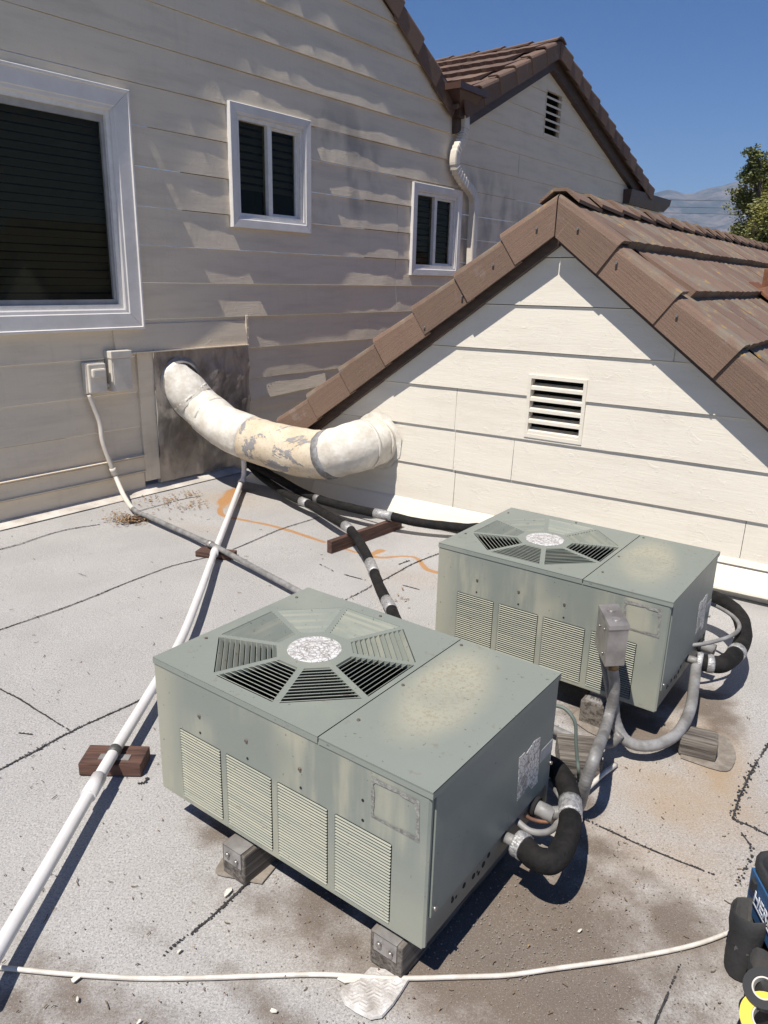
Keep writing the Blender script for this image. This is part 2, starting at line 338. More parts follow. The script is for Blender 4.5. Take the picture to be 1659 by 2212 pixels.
GREYWOOD = mat_wood("grey_weathered_wood", (0.22, 0.195, 0.165), (0.155, 0.135, 0.115), (0.055, 0.045, 0.037))
MATM = simple("dirty_roof_pad", (0.16, 0.135, 0.11), (0.28, 0.245, 0.205), 20, 0.9, 0, 0.8, 90)
SHEET = None
def mat_sheet():
    k = NT("grimy_sheet_metal", 0.42, 0.35); v = k.obj(); n = k.noise(k.map(v, (2.5, 1, 1.4)), 2.4, 5, 0.6, 0.6); d = k.noise(k.map(v, (5, 1, 1.2)), 2.2, 5, 0.65)
    c = k.mix(k.ramp(n, 0.32, 0.66), (0.19, 0.168, 0.145), (0.47, 0.42, 0.36)); c = k.mix(k.math('MULTIPLY', k.ramp(d, 0.5, 0.78), 0.40), c, (0.065, 0.056, 0.050)); c = k.mix(k.math('MULTIPLY', k.ramp(k.sep(v)[2], .55, .15), .35), c, (0.42, 0.34, 0.26)); k.color(c)
    k.bump(k.noise(v, 5, 3), 0.6, 0.02); return k.m
SHEET = mat_sheet()
SCREW = NT("screw_metal", 0.35, 0.8).color((0.35, 0.33, 0.31)).m

# ================================================================== STRUCTURE
# ---- flat roof deck, one sheet, stains kept as an attribute
def axis(a, b, lo, hi, fine, coarse):
    return np.concatenate([np.arange(a, lo, coarse), np.arange(lo, hi, fine), np.arange(hi, b+1e-6, coarse)])
gx = axis(-5.0, 5.0, -2.75, 2.6, 0.0125, 0.3); gy = axis(-3.0, 8.0, 0.75, 6.7, 0.0125, 0.3)
X, Y = np.meshgrid(gx, gy)
def ggauss(cx, cy, rx, ry, a=0.0):
    c, s = math.cos(a), math.sin(a); dx, dy = X-cx, Y-cy
    return np.exp(-(((dx*c+dy*s)/rx)**2+((-dx*s+dy*c)/ry)**2))
def gline(pts, w):
    d = np.full(X.shape, 9.0)
    for a, b in zip(pts[:-1], pts[1:]):
        a, b = np.array(a[:2]), np.array(b[:2]); ab = b-a; t = np.clip(((X-a[0])*ab[0]+(Y-a[1])*ab[1])/(ab@ab), 0, 1)
        d = np.minimum(d, np.hypot(X-a[0]-t*ab[0], Y-a[1]-t*ab[1]))
    return np.exp(-(d/w)**2)
def vnoise(scale, seed):
    r = np.random.RandomState(seed); n = 64; tab = r.rand(n, n); fx, fy = X*scale, Y*scale; ix, iy = np.floor(fx).astype(int), np.floor(fy).astype(int)
    tx, ty = fx-ix, fy-iy; tx = tx*tx*(3-2*tx); ty = ty*ty*(3-2*ty); g = lambda a, b: tab[a % n, b % n]
    return (g(ix, iy)*(1-tx)+g(ix+1, iy)*tx)*(1-ty)+(g(ix, iy+1)*(1-tx)+g(ix+1, iy+1)*tx)*ty
NZ = vnoise(3, 1)*0.5+vnoise(7, 2)*0.3+vnoise(17, 3)*0.2
def pxl(*q): return [fl(*p) for p in q]
rust = np.maximum.reduce([gline(catmull(pxl((480, 1080), (478, 1111), (525, 1123), (575, 1133), (625, 1146), (700, 1171)), 6), 0.021),
    gline(catmull(pxl((735, 1180), (760, 1190), (797, 1200), (826, 1205), (870, 1202), (900, 1206), (919, 1227), (941, 1236), (960, 1238)), 6), 0.020),
    gline(pxl((797, 1200), (822, 1190)), 0.030), 0.85*gline(pxl((478, 1095), (500, 1062), (520, 1050)), 0.06)*(0.3+NZ), 0.6*gline(pxl((480, 1070), (560, 1088)), 0.10)*NZ])
rust *= np.clip(0.55+1.2*vnoise(7, 8), 0, 1.35)
dirt = np.zeros_like(X)
for (px_, py_, rx, ry, am) in [(960, 2030, .34, .20, 1.0), (1200, 2040, .32, .26, 0.95), (1330, 2020, .22, .18, .8), (1460, 2010, .16, .15, .75), (1150, 2160, .42, .14, .85), (700, 1960, .16, .13, .85), (470, 1790, .12, .09, .7), (1060, 1930, .3, .16, .9),
        (1440, 1500, .17, .13, .85), (1330, 1560, .28, .16, .75), (1520, 1520, .12, .16, .8), (1290, 1830, .13, .09, .55), (330, 2010, .16, .06, .26), (150, 2150, .30, .10, .42), (40, 2200, .25, .1, .4), (600, 2190, .3, .05, .5), (1380, 1890, .16, .05, .45), (1220, 1720, .12, .1, .8), (1420, 2110, .2, .12, .6), (520, 1060, .14, .12, .5)]:
    p = fl(px_, py_); dirt = np.maximum(dirt, am*ggauss(p[0], p[1], rx, ry, math.radians(-36)))
for (px_, py_, rx, ry, am) in [(900, 2100, .7, .12, .62), (1250, 1980, .5, .22, .7), (1380, 2130, .35, .14, .55), (300, 2190, .6, .07, .34), (1230, 1880, .3, .12, .5), (1560, 1560, .10, .18, .55)]:
    p = fl(px_, py_); dirt = np.maximum(dirt, am*ggauss(p[0], p[1], rx, ry, math.radians(-25)))
dirt = np.clip(dirt*1.45*(0.5+1.0*NZ), 0, 1)
tan = np.zeros_like(X)
for (px_, py_, rx, ry, am) in [(1540, 1640, .13, .42, 1.0), (1480, 1730, .3, .22, .8), (1400, 1850, .38, .2, .6), (1250, 1950, .4, .25, .55), (500, 1080, .35, .2, .5), (1400, 1560, .25, .2, .5), (1380, 1420, .3, .14, .6), (430, 1140, .3, .1, .25), (1000, 2150, .6, .12, .45), (900, 1250, .2, .12, .3)]:
    p = fl(px_, py_); tan = np.maximum(tan, am*ggauss(p[0], p[1], rx, ry, math.radians(-20)))
tan = np.clip(tan*(0.35+1.1*NZ), 0, 1)
Z = 0.0016*(vnoise(5, 4)-0.5)*2
nx, ny = len(gx), len(gy)
co = np.stack([X, Y, Z], -1).reshape(-1, 3).astype(np.float32)
idx = np.arange(nx*ny).reshape(ny, nx)
quads = np.stack([idx[:-1, :-1], idx[:-1, 1:], idx[1:, 1:], idx[1:, :-1]], -1).reshape(-1, 4)
me = bpy.data.meshes.new("roof_deck"); me.vertices.add(len(co)); me.vertices.foreach_set("co", co.ravel())
me.loops.add(quads.size); me.polygons.add(len(quads)); me.loops.foreach_set("vertex_index", quads.ravel().astype(np.int32))
me.polygons.foreach_set("loop_start", np.arange(0, quads.size, 4, dtype=np.int32)); me.update(calc_edges=True)
ca = me.color_attributes.new("stain", 'FLOAT_COLOR', 'POINT')
ca.data.foreach_set("color", np.stack([rust, dirt, tan, np.ones_like(X)], -1).reshape(-1).astype(np.float32))
me.materials.append(DECK); me.polygons.foreach_set("use_smooth", np.ones(len(quads), bool))
deck = bpy.data.objects.new("roof_deck", me); COL.objects.link(deck); deck["kind"] = "structure"

# ---- tar seams between the roofing sheets
def seam(px_pts, w=0.010, gap=0.0, seed=0):
    P = catmull(pxl(*px_pts), 3) if len(px_pts) > 2 else pxl(*px_pts)
    r = random.Random(seed); m = M(); pts = []
    for a, b in zip(P[:-1], P[1:]):
        L = np.linalg.norm(b-a); k = max(1, int(L/0.005)); pts += [a+(b-a)*i/k for i in range(k)]
    pts.append(P[-1]); n = len(pts); prev = None
    for i in range(n):
        t = pts[min(i+1, n-1)]-pts[max(i-1, 0)]; t /= np.linalg.norm(t); q = V3(-t[1], t[0], 0)
        ww = w*(0.30+0.8*abs(fbm(i*0.04, seed*3.1))); off = 0.005*fbm(i*0.012, seed*7.7)
        c0 = pts[i]+q*off; hw = .0020+.0016*r.random(); a, b = c0+q*hw, c0-q*hw; a[2] = b[2] = 0.0042
        if prev and fbm(i*.02, seed*5.5) > gap-.62: m.add([prev[0], a, b, prev[1]], [(3, 2, 1, 0)])
        prev = (a, b)
        for _ in range(2):
            if r.random() < gap+.15: continue
            c1 = c0+q*r.gauss(0, .45)*ww+t*r.uniform(-.004, .004); sz = r.uniform(.0015, .0045)*(1+w*30); k = 5
            m.add([(c1[0]+sz*r.uniform(.5, 1)*math.cos(2*PI*j/k), c1[1]+sz*r.uniform(.5, 1)*math.sin(2*PI*j/k), .0046+.0012*r.random()) for j in range(k)], [tuple(range(k))])
    return obj("tar_seam", m, TAR, deck)
seam([(-60, 1206), (0, 1188), (45, 1176), (100, 1157), (150, 1144), (215, 1134)], 0.016, 0.15, 1)
seam([(300, 1105), (350, 1091), (400, 1078), (435, 1072)], 0.014, 0.2, 2)
seam([(-60, 1385), (0, 1362), (150, 1310), (300, 1250), (370, 1224), (435, 1208), (508, 1186), (600, 1146), (690, 1118)], 0.009, 0.1, 3)
seam([(-60, 1693), (0, 1663), (153, 1582), (250, 1538), (310, 1510), (420, 1455)], 0.013, 0.08, 4)
seam([(700, 1322), (756, 1292), (834, 1250), (889, 1220), (945, 1198), (985, 1180)], 0.014, 0.2, 5)
seam([(-30, 1472), (0, 1489), (50, 1515), (100, 1548), (153, 1582)], 0.006, 0.25, 6)
seam([(560, 1888), (532, 1910), (444, 1991), (400, 2025), (352, 2061)], 0.013, 0.12, 7)
seam([(1700, 1555), (1659, 1610), (1627, 1663), (1604, 1707), (1582, 1770)], 0.022, 0.2, 8)
seam([(1582, 1770), (1630, 1790), (1700, 1825)], 0.02, 0.25, 9)
seam([(1250, 1766), (1265, 1772), (1381, 1825), (1462, 1860), (1543, 1892)], 0.008, 0.4, 10)
seam([(1469, 2086), (1448, 2142), (1423, 2198), (1405, 2240)], 0.003, 0.25, 11)
seam([(1600, 1800), (1625, 1840), (1610, 1880), (1590, 1920)], 0.02, 0.55, 12)
for i, q in enumerate([((862, 1220), (884, 1212)), ((745, 1242), (790, 1254)), ((690, 1220), (720, 1235)), ((170, 1240), (185, 1246)), ((309, 1695), (322, 1682)), ((870, 1266), (905, 1275)), ((40, 1585), (70, 1588))]):
    seam([q[0], q[1]], 0.02 if i in (0, 4) else 0.006, 0.3, 20+i)

# ---- ground far below, hills, haze
g = M(); g.add([(-9000, -9000, -4), (9000, -9000, -4), (9000, 12000, -4), (-9000, 12000, -4)], [(0, 1, 2, 3)])
struct("ground", g, simple("town_ground", (0.10, 0.11, 0.06), (0.20, 0.18, 0.15), 0.02, 0.95))
def hills():
    m = M(); NXh, NYh = 260, 46; D0, D1 = 5200.0, 9500.0
    crest = [(1100, 470), (1300, 430), (1380, 424), (1410, 409), (1440, 398), (1475, 409), (1500, 407), (1540, 393), (1600, 374), (1700, 385), (1900, 430), (2400, 480)]
    ca_, ch_ = [], []
    for x, y in crest:
        d = ray(x, y); ca_.append(math.degrees(math.atan2(d[0], d[1]))); ch_.append(d[2]/math.hypot(d[0], d[1]))
    vs_ = []
    for j in range(NYh):
        for i in range(NXh):
            deg = -70+140*i/(NXh-1); az = math.radians(deg); t = j/(NYh-1); d = D0+(D1-D0)*t
            x, y = d*math.sin(az), d*math.cos(az)
            tn = float(np.interp(deg, ca_, ch_))*(1+.06*fbm(deg*.35, 2.2, 1.1, 4)) if deg > 5 else 0.085*(1+.3*fbm(deg*.12, 2.2, 1.1, 4))
            rd = 1-abs(mnoise.fractal(Vector((x*0.0011+3.1, y*0.0007, 2.0)), 0.8, 2.1, 6))*1.6
            u_ = min(1.0, t/.62); zz = 1.72+D0*1.45*tn*(u_**.85)*(1-.42*(1-rd)*(1-u_)*1.0)*(1 if t < .62 else 1-.5*(t-.62))
            if j == 0: zz = -4
            vs_.append((x, y, zz))
    ff = [(j*NXh+i, j*NXh+i+1, (j+1)*NXh+i+1, (j+1)*NXh+i) for j in range(NYh-1) for i in range(NXh-1)]
    m.add(vs_, ff, True); return m
k = NT("chaparral_hill", 0.95); hn = k.noise(k.world(), 0.004, 7, 0.65)
k.color(k.mix(k.ramp(hn, 0.38, 0.62), (0.050, 0.052, 0.034), (0.19, 0.155, 0.12))); k.bump(k.noise(k.world(), 0.008, 6, 0.7), 0.8, 60)
struct("hills", hills(), k.m)

# ================================================================== THE HOUSE (long clapboard wall)
house = thing("house", "two storey house with grey cream clapboards, three white windows and brown tiled gables", "house", W0, math.radians(WALL_ANG)); house.scale = (KS, KS, KS)
# profile of the wall top (s, z) read at the wall, except the unseen left apex
pa, pb = wl(826, 5), wl(977, 240); slW = (pb[1]-pa[1])/(pb[0]-pa[0])
VAL = (4.36, pa[1]+slW*(4.36-pa[0])); APF = wl(1207, 140); ENF = (9.95, 3.10)
APS = 1.55  # apex out of view, placed so the roof edge shades the upper left wall
APW = (APS, pa[1]+slW*(APS-pa[0]))
PROF = [(-4.5, APW[1]-0.55*(APS+4.5)), APW, VAL, APF, ENF]
def topW(s):
    for a, b in zip(PROF[:-1], PROF[1:]):
        if a[0] <= s <= b[0]: return a[1]+(b[1]-a[1])*(s-a[0])/(b[0]-a[0])
    return PROF[0][1] if s < PROF[0][0] else PROF[-1][1]
def cutrows(parent, rows, s0, s1, holes, top, lipf, mat, seed, joints, step=0.05, tilt=0.0, warp=1.0, split=None, joint=0.0045):
    out = []
    for ri, (z0, z1) in enumerate(rows):
        full = [h for h in holes if h[2] <= z0+1e-4 and h[3] >= z1-1e-4]
        js = sorted(set([s0]+[j for j in joints.get(ri, []) if s0 < j < s1]+[s1]+([split[0]] if split and z1 > split[1]-.02 else [])+[q for h in full for q in h[:2] if s0 < q < s1]))
        for a0, b0 in zip(js[:-1], js[1:]):
            if any(h[0]-1e-6 <= a0 and b0 <= h[1]+1e-6 for h in full): continue
            m = M(); a0_, b0_ = a0+0.0015, b0-0.0015
            ed = list(np.linspace(a0_, b0_, max(2, int((b0_-a0_)/step)+1)))
            for h in holes:
                for q in h[:2]:
                    if a0_ < q < b0_: ed.append(q)
            ed = sorted(set(ed))
            def dd(s, z):
                lp = lipf(s, z0)*(1+warp*(0.26*fbm(s*0.8, ri*5.3+seed, a0)+0.07*fbm(s*5.5, ri*3.1+seed, 8.8))); t = (z-z0)/(z1-z0)
                return 0.004+lp*(1-t)+warp*0.0035*fbm(s*2.3+a0, z*2.5, seed+ri)*math.sin(PI*min(1, max(0, t)))
            for a, b in zip(ed[:-1], ed[1:]):
                mid = (a+b)/2; iv = [(z0, z1)]
                for (h0, h1, hz0, hz1) in holes:
                    if h0 < mid < h1:
                        nv = []
                        for (p, q) in iv:
                            if hz1 <= p or hz0 >= q: nv.append((p, q)); continue
                            if hz0 > p: nv.append((p, hz0))
                            if hz1 < q: nv.append((hz1, q))
                        iv = nv
                for (p, q) in iv:
                    if abs(p-z0) < 1e-6 and z0 > .01: p = p+joint
                    sh = tilt
                    za, zb = min(q, top(a)), min(q, top(b))
                    if za <= p+.001 and zb <= p+.001: continue
                    za, zb = max(za, p), max(zb, p)
                    K = 2
                    for kk in range(K):
                        t0, t1 = kk/K, (kk+1)/K
                        q4 = [(a, p+(za-p)*t0), (b, p+(zb-p)*t0), (b, p+(zb-p)*t1), (a, p+(za-p)*t1)]
                        m.add([(s, -dd(s, z), z+sh*s) for s, z in q4], [(0, 1, 2, 3)], False)
                    if abs(p-z0) < joint+1e-6:
                        wv = lambda s: 0.0022*fbm(s*6, ri*2.2)
                        m.add([(a, -dd(a, p), p+sh*a), (b, -dd(b, p), p+sh*b), (b, 0.012, p+0.001+sh*b), (a, 0.012, p+0.001+sh*a)], [(3, 2, 1, 0)])
            if m.v: out.append(obj("siding_board", m, mat, parent))
    return out
def win_rect(tl, br):
    a, b = wl(*tl), wl(*br); return a[0], b[0], b[1], a[1]
WB = (-1.75, 0.121, 1.268, 2.874)
W2 = (1.040, 1.980, 2.046, 2.976)
W3 = (3.565, 4.535, 1.712, 2.652)
FV = (wl(1180, 200)[0], wl(1209, 250)[0], wl(1191, 298)[1], wl(1195, 201)[1])
holes = [(w[0]+.05, w[1]-.05, w[2]+.05, w[3]-.05) for w in (WB, W2, W3)]+[FV]
PIT = 0.2685
rowsW = [(0.525+PIT*(i-1) if i else 0.30, 0.525+PIT*i) for i in range(0, 15)]
def lipW(s, z):
    k_ = min(1, max(0, (s-0.5)/0.9))
    base = 0.006+0.0145*k_
    if z < 1.2: base = 0.011+0.0095*min(1, max(0, s))
    if s > 4.3: base = 0.008
    return base
jW = {2: [0.06], 4: [3.35], 5: [3.33], 6: [3.36, 6.4], 7: [3.34], 8: [], 9: [], 10: [5.9]}
# behind the duct the wall carries a sheet metal patch instead of boards
holesW = holes+[(0.20, 1.14, 0.0, 1.12)]
cutrows(house, rowsW, -4.4, 9.95, holesW, topW, lipW, SIDING, 3, jW, split=VAL)
# base boards below, with lips that catch the sun
for (z0, z1, d0) in [(0.172, 0.297, 0.030), (0.0, 0.170, 0.018)]:
    m = M(); m.hexa([(-4.4, 0.004, z0), (-4.4, -d0-0.004, z0), (0.05, -d0-0.004, z0), (0.05, 0.004, z0), (-4.4, 0.004, z1), (-4.4, -d0, z1-0.012), (0.05, -d0, z1-0.012), (0.05, 0.004, z1)])
    obj("base_board", m, SIDING, house)
m = M().hexa([(-4.4, 0.0, 0.297), (-4.4, -0.036, 0.297), (0.05, -0.036, 0.297), (0.05, 0.0, 0.297), (-4.4, 0.0, 0.318), (-4.4, -0.020, 0.312), (0.05, -0.020, 0.312), (0.05, 0.0, 0.318)])
obj("base_ledge", m, SIDING, house)
for z_, d_ in ((0.299, .060), (0.171, .050)): obj("drip_edge", M().box(-4.4, 0.05, -d_, -.0365 if z_ > .2 else -.023, z_, z_+.008), SIDING, house)
m = M().box(0.20, 1.6, -0.012, 0.02, 0.0, 0.16); obj("base_board", m, SIDING, house)
m = M().hexa([(-4.4, 0.0, 0.002), (-4.4, -0.13, 0.006), (1.0, -0.13, 0.006), (1.0, 0.0, 0.002), (-4.4, 0.0, 0.045), (-4.4, -0.13, 0.009), (1.0, -0.13, 0.009), (1.0, 0.0, 0.045)])
obj("base_flashing", m, simple("flashing_paint", (0.62, 0.58, 0.52), (0.42, 0.38, 0.33), 8, 0.6, 0, 0.5, 40), house)
# vertical trim board, top flashing and the grimy sheet
m = M(); m.bbox(0.052, 0.195, -0.030, 0.0, 0.085, 1.10, 0.003); obj("corner_board", m, SIDING, house)
m = M(); m.hexa([(-0.13, -0.002, 1.105), (-0.13, -0.040, 1.098), (1.17, -0.040, 1.098), (1.17, -0.002, 1.105), (-0.13, -0.002, 1.30), (-0.13, -0.016, 1.30), (1.17, -0.016, 1.30), (1.17, -0.002, 1.30)]); m.box(-0.10, 1.17, -.060, -.0405, 1.090, 1.099); obj("head_flashing", m, SIDING, house)
m = M(); nS, nZ = 26, 26
vs_ = [(0.19+0.98*i/nS, -(0.022+0.034*abs(fbm(i*.20, j*.17, 4.4))+0.016*math.sin(j/nZ*PI)), 0.05+1.06*j/nZ) for j in range(nZ+1) for i in range(nS+1)]
m.add(vs_, [(j*(nS+1)+i, j*(nS+1)+i+1, (j+1)*(nS+1)+i+1, (j+1)*(nS+1)+i) for j in range(nZ) for i in range(nS)], True); obj("sheet_metal_patch", m, SHEET, house)
m = M(); m.bbox(1.168, 1.196, -0.030, 0.0, 0.62, 1.34, 0.003)
for i in range(9):
    z = 0.66+i*0.082; m.bbox(1.178, 1.186, -0.039, -0.034, z, z+0.007, 0.001)
obj("nail_strip", m, SIDING, house)
m = M(); m.hexa([(1.19, -0.02, 0.60), (1.19, -0.034, 0.600), (2.2, -0.034, 0.655), (2.2, -0.02, 0.655), (1.19, -0.0, 0.79), (1.19, -0.014, 0.79), (2.2, -0.014, 0.80), (2.2, 0, 0.80)]); obj("siding_board", m, SIDING, house)
m = M(); m.box(0.4, 2.7, 0.01, 0.03, 0.0, 0.62); obj("lower_sheet", m, SHEET, house)

def window(w, cas, mull, name_label, slats, pitch):
    s0, s1, z0, z1 = w; wo = obj("window", M().box(s0+.045, s0+.055, .02, .04, z0+.06, z0+.07), VINYL, house, label=name_label)
    D = 0.052
    # four mitred casing boards, proud of the siding
    C = [[(s0, z0), (s1, z0), (s1-cas, z0+cas), (s0+cas, z0+cas)], [(s1, z0), (s1, z1), (s1-cas, z1-cas), (s1-cas, z0+cas)], [(s1, z1), (s0, z1), (s0+cas, z1-cas), (s1-cas, z1-cas)], [(s0, z1), (s0, z0), (s0+cas, z0+cas), (s0+cas, z1-cas)]]
    for q in C:
        q = [np.array(p) for p in q]; e = (q[1]-q[0])/np.linalg.norm(q[1]-q[0])*.0012
        m = M(); W_ = cas; prof_ = [(0, 0), (0, D+.010), (.004, D+.013), (.016, D+.013), (.021, D+.002), (W_-.034, D-.001), (W_-.028, D-.008), (W_-.008, D-.010), (W_, D-.016), (W_, 0)] if cas > .12 else [(0, 0), (0, D-.006), (.005, D), (W_-.022, D-.003), (W_-.016, D-.010), (W_, D-.012), (W_, 0)]
        L_ = [(q[0]+(q[3]-q[0])*t/W_+e, d) for t, d in prof_]; R_ = [(q[1]+(q[2]-q[1])*t/W_-e, d) for t, d in prof_]; k_ = len(prof_)
        m.add([(p[0], -d, p[1]) for p, d in L_]+[(p[0], -d, p[1]) for p, d in R_], [(i, k_+i, k_+i+1, i+1) for i in range(k_-1)]+[tuple(range(k_)), tuple(reversed(range(k_, 2*k_)))])
        m.f = [tuple(reversed(f)) for f in m.f]
        obj("casing_board", m, TRIM, wo)
    a0, a1, b0, b1 = s0+cas, s1-cas, z0+cas, z1-cas; fw = 0.030
    m = M()
    for (x0, x1, y0, y1) in [(a0, a1, b0, b0+fw), (a0, a1, b1-fw, b1), (a0, a0+fw, b0+fw, b1-fw), (a1-fw, a1, b0+fw, b1-fw)]: m.box(x0, x1, -0.022, 0.06, y0, y1)
    obj("frame", m, VINYL, wo)
    if mull:
        c = (a0+a1)/2-0.005; obj("meeting_stile", M().box(c-.024, c+.024, -0.014, 0.05, b0+fw, b1-fw), VINYL, wo)
        m = M(); x0, x1, y0, y1 = c+.024, a1-fw, b0+fw, b1-fw
        for (p, q, r_, t) in [(x0, x1, y0, y0+.022), (x0, x1, y1-.022, y1), (x1-.03, x1, y0+.022, y1-.022)]: m.box(p, q, 0.006, 0.04, r_, t)
        obj("sash", m, VINYL, wo)
        obj("glass_pane", M().box(a0+fw, c-.024, 0.024, 0.028, b0+fw, b1-fw), GLASS, wo)
        obj("glass_pane", M().box(c+.024, a1-fw-.03, 0.024, 0.028, b0+fw+.022, b1-fw-.022), GLASS, wo)
    else:
        m = M()
        for (p, q, r_, t) in [(a0+fw, a1-fw, b0+fw, b0+fw+.035), (a0+fw, a1-fw, b1-fw-.045, b1-fw), (a1-fw-.025, a1-fw, b0+fw+.035, b1-fw-.045)]: m.box(p, q, 0.004, 0.04, r_, t)
        obj("sash", m, simple("grey_sash", (0.40, 0.39, 0.37), (0.30, 0.29, 0.28), 9, 0.5), wo)
        obj("glass_pane", M().box(a0+fw, a1-fw-.025, 0.024, 0.028, b0+fw+.035, b1-fw-.045), GLASS, wo)
    me = mesh_of("blind_slat", M().hexa([(a0+.02, 0.075, -.004), (a1-.02, .075, -.004), (a1-.02, .092, .040), (a0+.02, .092, .040), (a0+.02, .073, -.003), (a1-.02, .073, -.003), (a1-.02, .090, .041), (a0+.02, .090, .041)]), BLINDM)
    z = b1-.05
    while z > (b0+.03 if slats >= 1 else b1-(b1-b0)*slats):
        o = obj("blind_slat", me, None, wo); o.location.z = z+rng.uniform(-.002, .002); z -= pitch
    m = M().box(s0+.045, s1-.045, .03, .65, z0+.045, z1-.045); m.f.pop(2); m.sm.pop(); m.f = [tuple(reversed(q)) for q in m.f]
    obj("dark_room_box", m, ROOM, wo)  # dark box added behind the window to keep stray light out
    return wo
window(WB, 0.148, False, "big single pane window with closed blinds", 1, 0.052)
window(W2, 0.086, True, "small two pane window left of the downspout with half raised blind", 0.72, 0.06)
window(W3, 0.086, True, "small two pane window beside the downspout", 1, 0.06)
# louvred vent of the far gable
def vent(parent, s0, s1, z0, z1, n, d, mat, fw):
    m = M()
    for (a, b, c, e) in [(s0-fw, s1+fw, z0-fw, z0), (s0-fw, s1+fw, z1, z1+fw), (s0-fw, s0, z0, z1), (s1, s1+fw, z0, z1)]: m.box(a, b, -d, 0.03, c, e)
    vo = obj("gable_vent", m, mat, parent); p = (z1-z0)/n
    sm_ = mesh_of("slat", M().hexa([(s0, -d+.004, 0), (s1, -d+.004, 0), (s1, 0.05, p*0.34), (s0, 0.05, p*0.34), (s0, -d+.004, p*.29), (s1, -d+.004, p*.29), (s1, .05, p*.52), (s0, .05, p*.52)]), mat)
    for i in range(n):
        o = obj("slat", sm_, None, vo); o.location.z = z0+i*p
    m = M().box(s0-.01, s1+.01, .055, .3, z0-.01, z1+.08); m.f.pop(2); m.sm.pop(); m.f = [tuple(reversed(q)) for q in m.f]; obj("vent_recess", m, DARK, vo)
vent(house, *FV, 6, 0.016, SIDING, 0.012)

# ---- rake tiles and roofs
def rake_mesh(ell, h, w, right, mit=None, th=0.018, rise=0.036, name="rake_tile", mat=None, kick=0.014, sk=0.3):
    # local x runs down the slope, z is up from the roof face, y is into the roof (0 = gable face)
    prof = [(0.0, -h), (0.0, -0.035), (0.008, -0.012), (0.030, 0.0), (w, 0.0), (w, -th), (0.034, -th), (0.020, -0.030), (th, -0.045), (th, -h)]
    n = len(prof); vs_ = []; L = ell*1.10; Ks = 3
    for k in range(Ks+1):
        t = k/Ks
        for (y, z) in prof:
            x = t*L
            if k == 0 and mit is not None: x = -z*mit+0.007
            vs_.append((x, y-kick*t+(0.002*math.sin(k*7+z*90)), z+rise*t*(1.0 if z > -.06 else sk)-0.004))
    ff = [(k*n+j, (k+1)*n+j, (k+1)*n+(j+1) % n, k*n+(j+1) % n) for k in range(Ks) for j in range(n)]+[tuple(range(n)), tuple(Ks*n+j for j in reversed(range(n)))]
    if not right:
        vs_ = [(-x, y, z) for x, y, z in vs_]; ff = [tuple(reversed(q)) for q in ff]
    return mesh_of(name, M().add(vs_, ff), mat)
def rake(parent, p_top, p_bot, d, n, h, w, mat, kick=0.014, sk=0.3):
    (sa, za), (sb, zb) = p_top, p_bot; L = math.hypot(sb-sa, zb-za); right = sb > sa; ang = math.atan2(za-zb, abs(sb-sa)); ell = L/n
    me0 = rake_mesh(ell, h, w, right, math.tan(ang), mat=mat, kick=kick, sk=sk); me1 = rake_mesh(ell, h, w, right, mat=mat, kick=kick, sk=sk)
    ux, uz = (sb-sa)/L, (zb-za)/L; out = []
    for i in range(n):
        o = obj("rake_tile", me0 if i == 0 else me1, None, parent)
        o.location = (sa+ux*ell*i, -d+rng.uniform(-.003, .003), za+uz*ell*i+rng.uniform(-.003, .003)); o.rotation_euler = (0, ang*(1 if right else -1)+rng.uniform(-.008, .008), 0); out.append(o)
    return ell, ang
def barge(parent, p_top, p_bot, d, drop, hh, mat=BARGE, th=0.03):
    (sa, za), (sb, zb) = p_top, p_bot; c = abs(sb-sa)/math.hypot(sb-sa, zb-za); v0 = drop/c; v1 = (drop+hh)/c
    m = M().hexa([(sa, 0.0, za-v1), (sb, 0.0, zb-v1), (sb, -d, zb-v1), (sa, -d, za-v1), (sa, 0.0, za-v0), (sb, 0.0, zb-v0), (sb, -d, zb-v0), (sa, -d, za-v0)])
    return obj("barge_board", m, mat, parent)
def slab(parent, p_top, p_bot, d0, d1, th, mat, name="roof_slope"):
    (sa, za), (sb, zb) = p_top, p_bot
    m = M().hexa([(sa, d0, za-th), (sb, d0, zb-th), (sb, d1, zb-th), (sa, d1, za-th), (sa, d0, za), (sb, d0, zb), (sb, d1, zb), (sa, d1, za)])
    if sb < sa: m.f = [tuple(reversed(q)) for q in m.f]
    return obj(name, m, mat, parent)
def field_mesh(wd_, ln, right, mat, seed=0):
    r = random.Random(seed); n = 8; vs_ = []
    for (x, zt) in [(0.0, 0.0), (ln, 0.048)]:
        for i in range(n+1):
            y = wd_*i/n; vs_.append((x+(r.uniform(-.004, .004) if x > 0 else 0), y, zt+0.0022*math.cos(i/n*4*PI)))
    for i in range(n+1): vs_.append((ln-0.004+r.uniform(-.004, .004), wd_*i/n, -0.003))
    ff = [(i, n+1+i, n+2+i, i+1) for i in range(n)]+[(n+1+i, 2*n+2+i, 2*n+3+i, n+2+i) for i in range(n)]
    ff += [(0, 2*n+2, n+1), (n, 2*n+1, 3*n+2)]
    if not right: vs_ = [(-x, y, z) for x, y, z in vs_]; ff = [tuple(reversed(q)) for q in ff]
    return mesh_of("roof_tile", M().add(vs_, ff), mat)
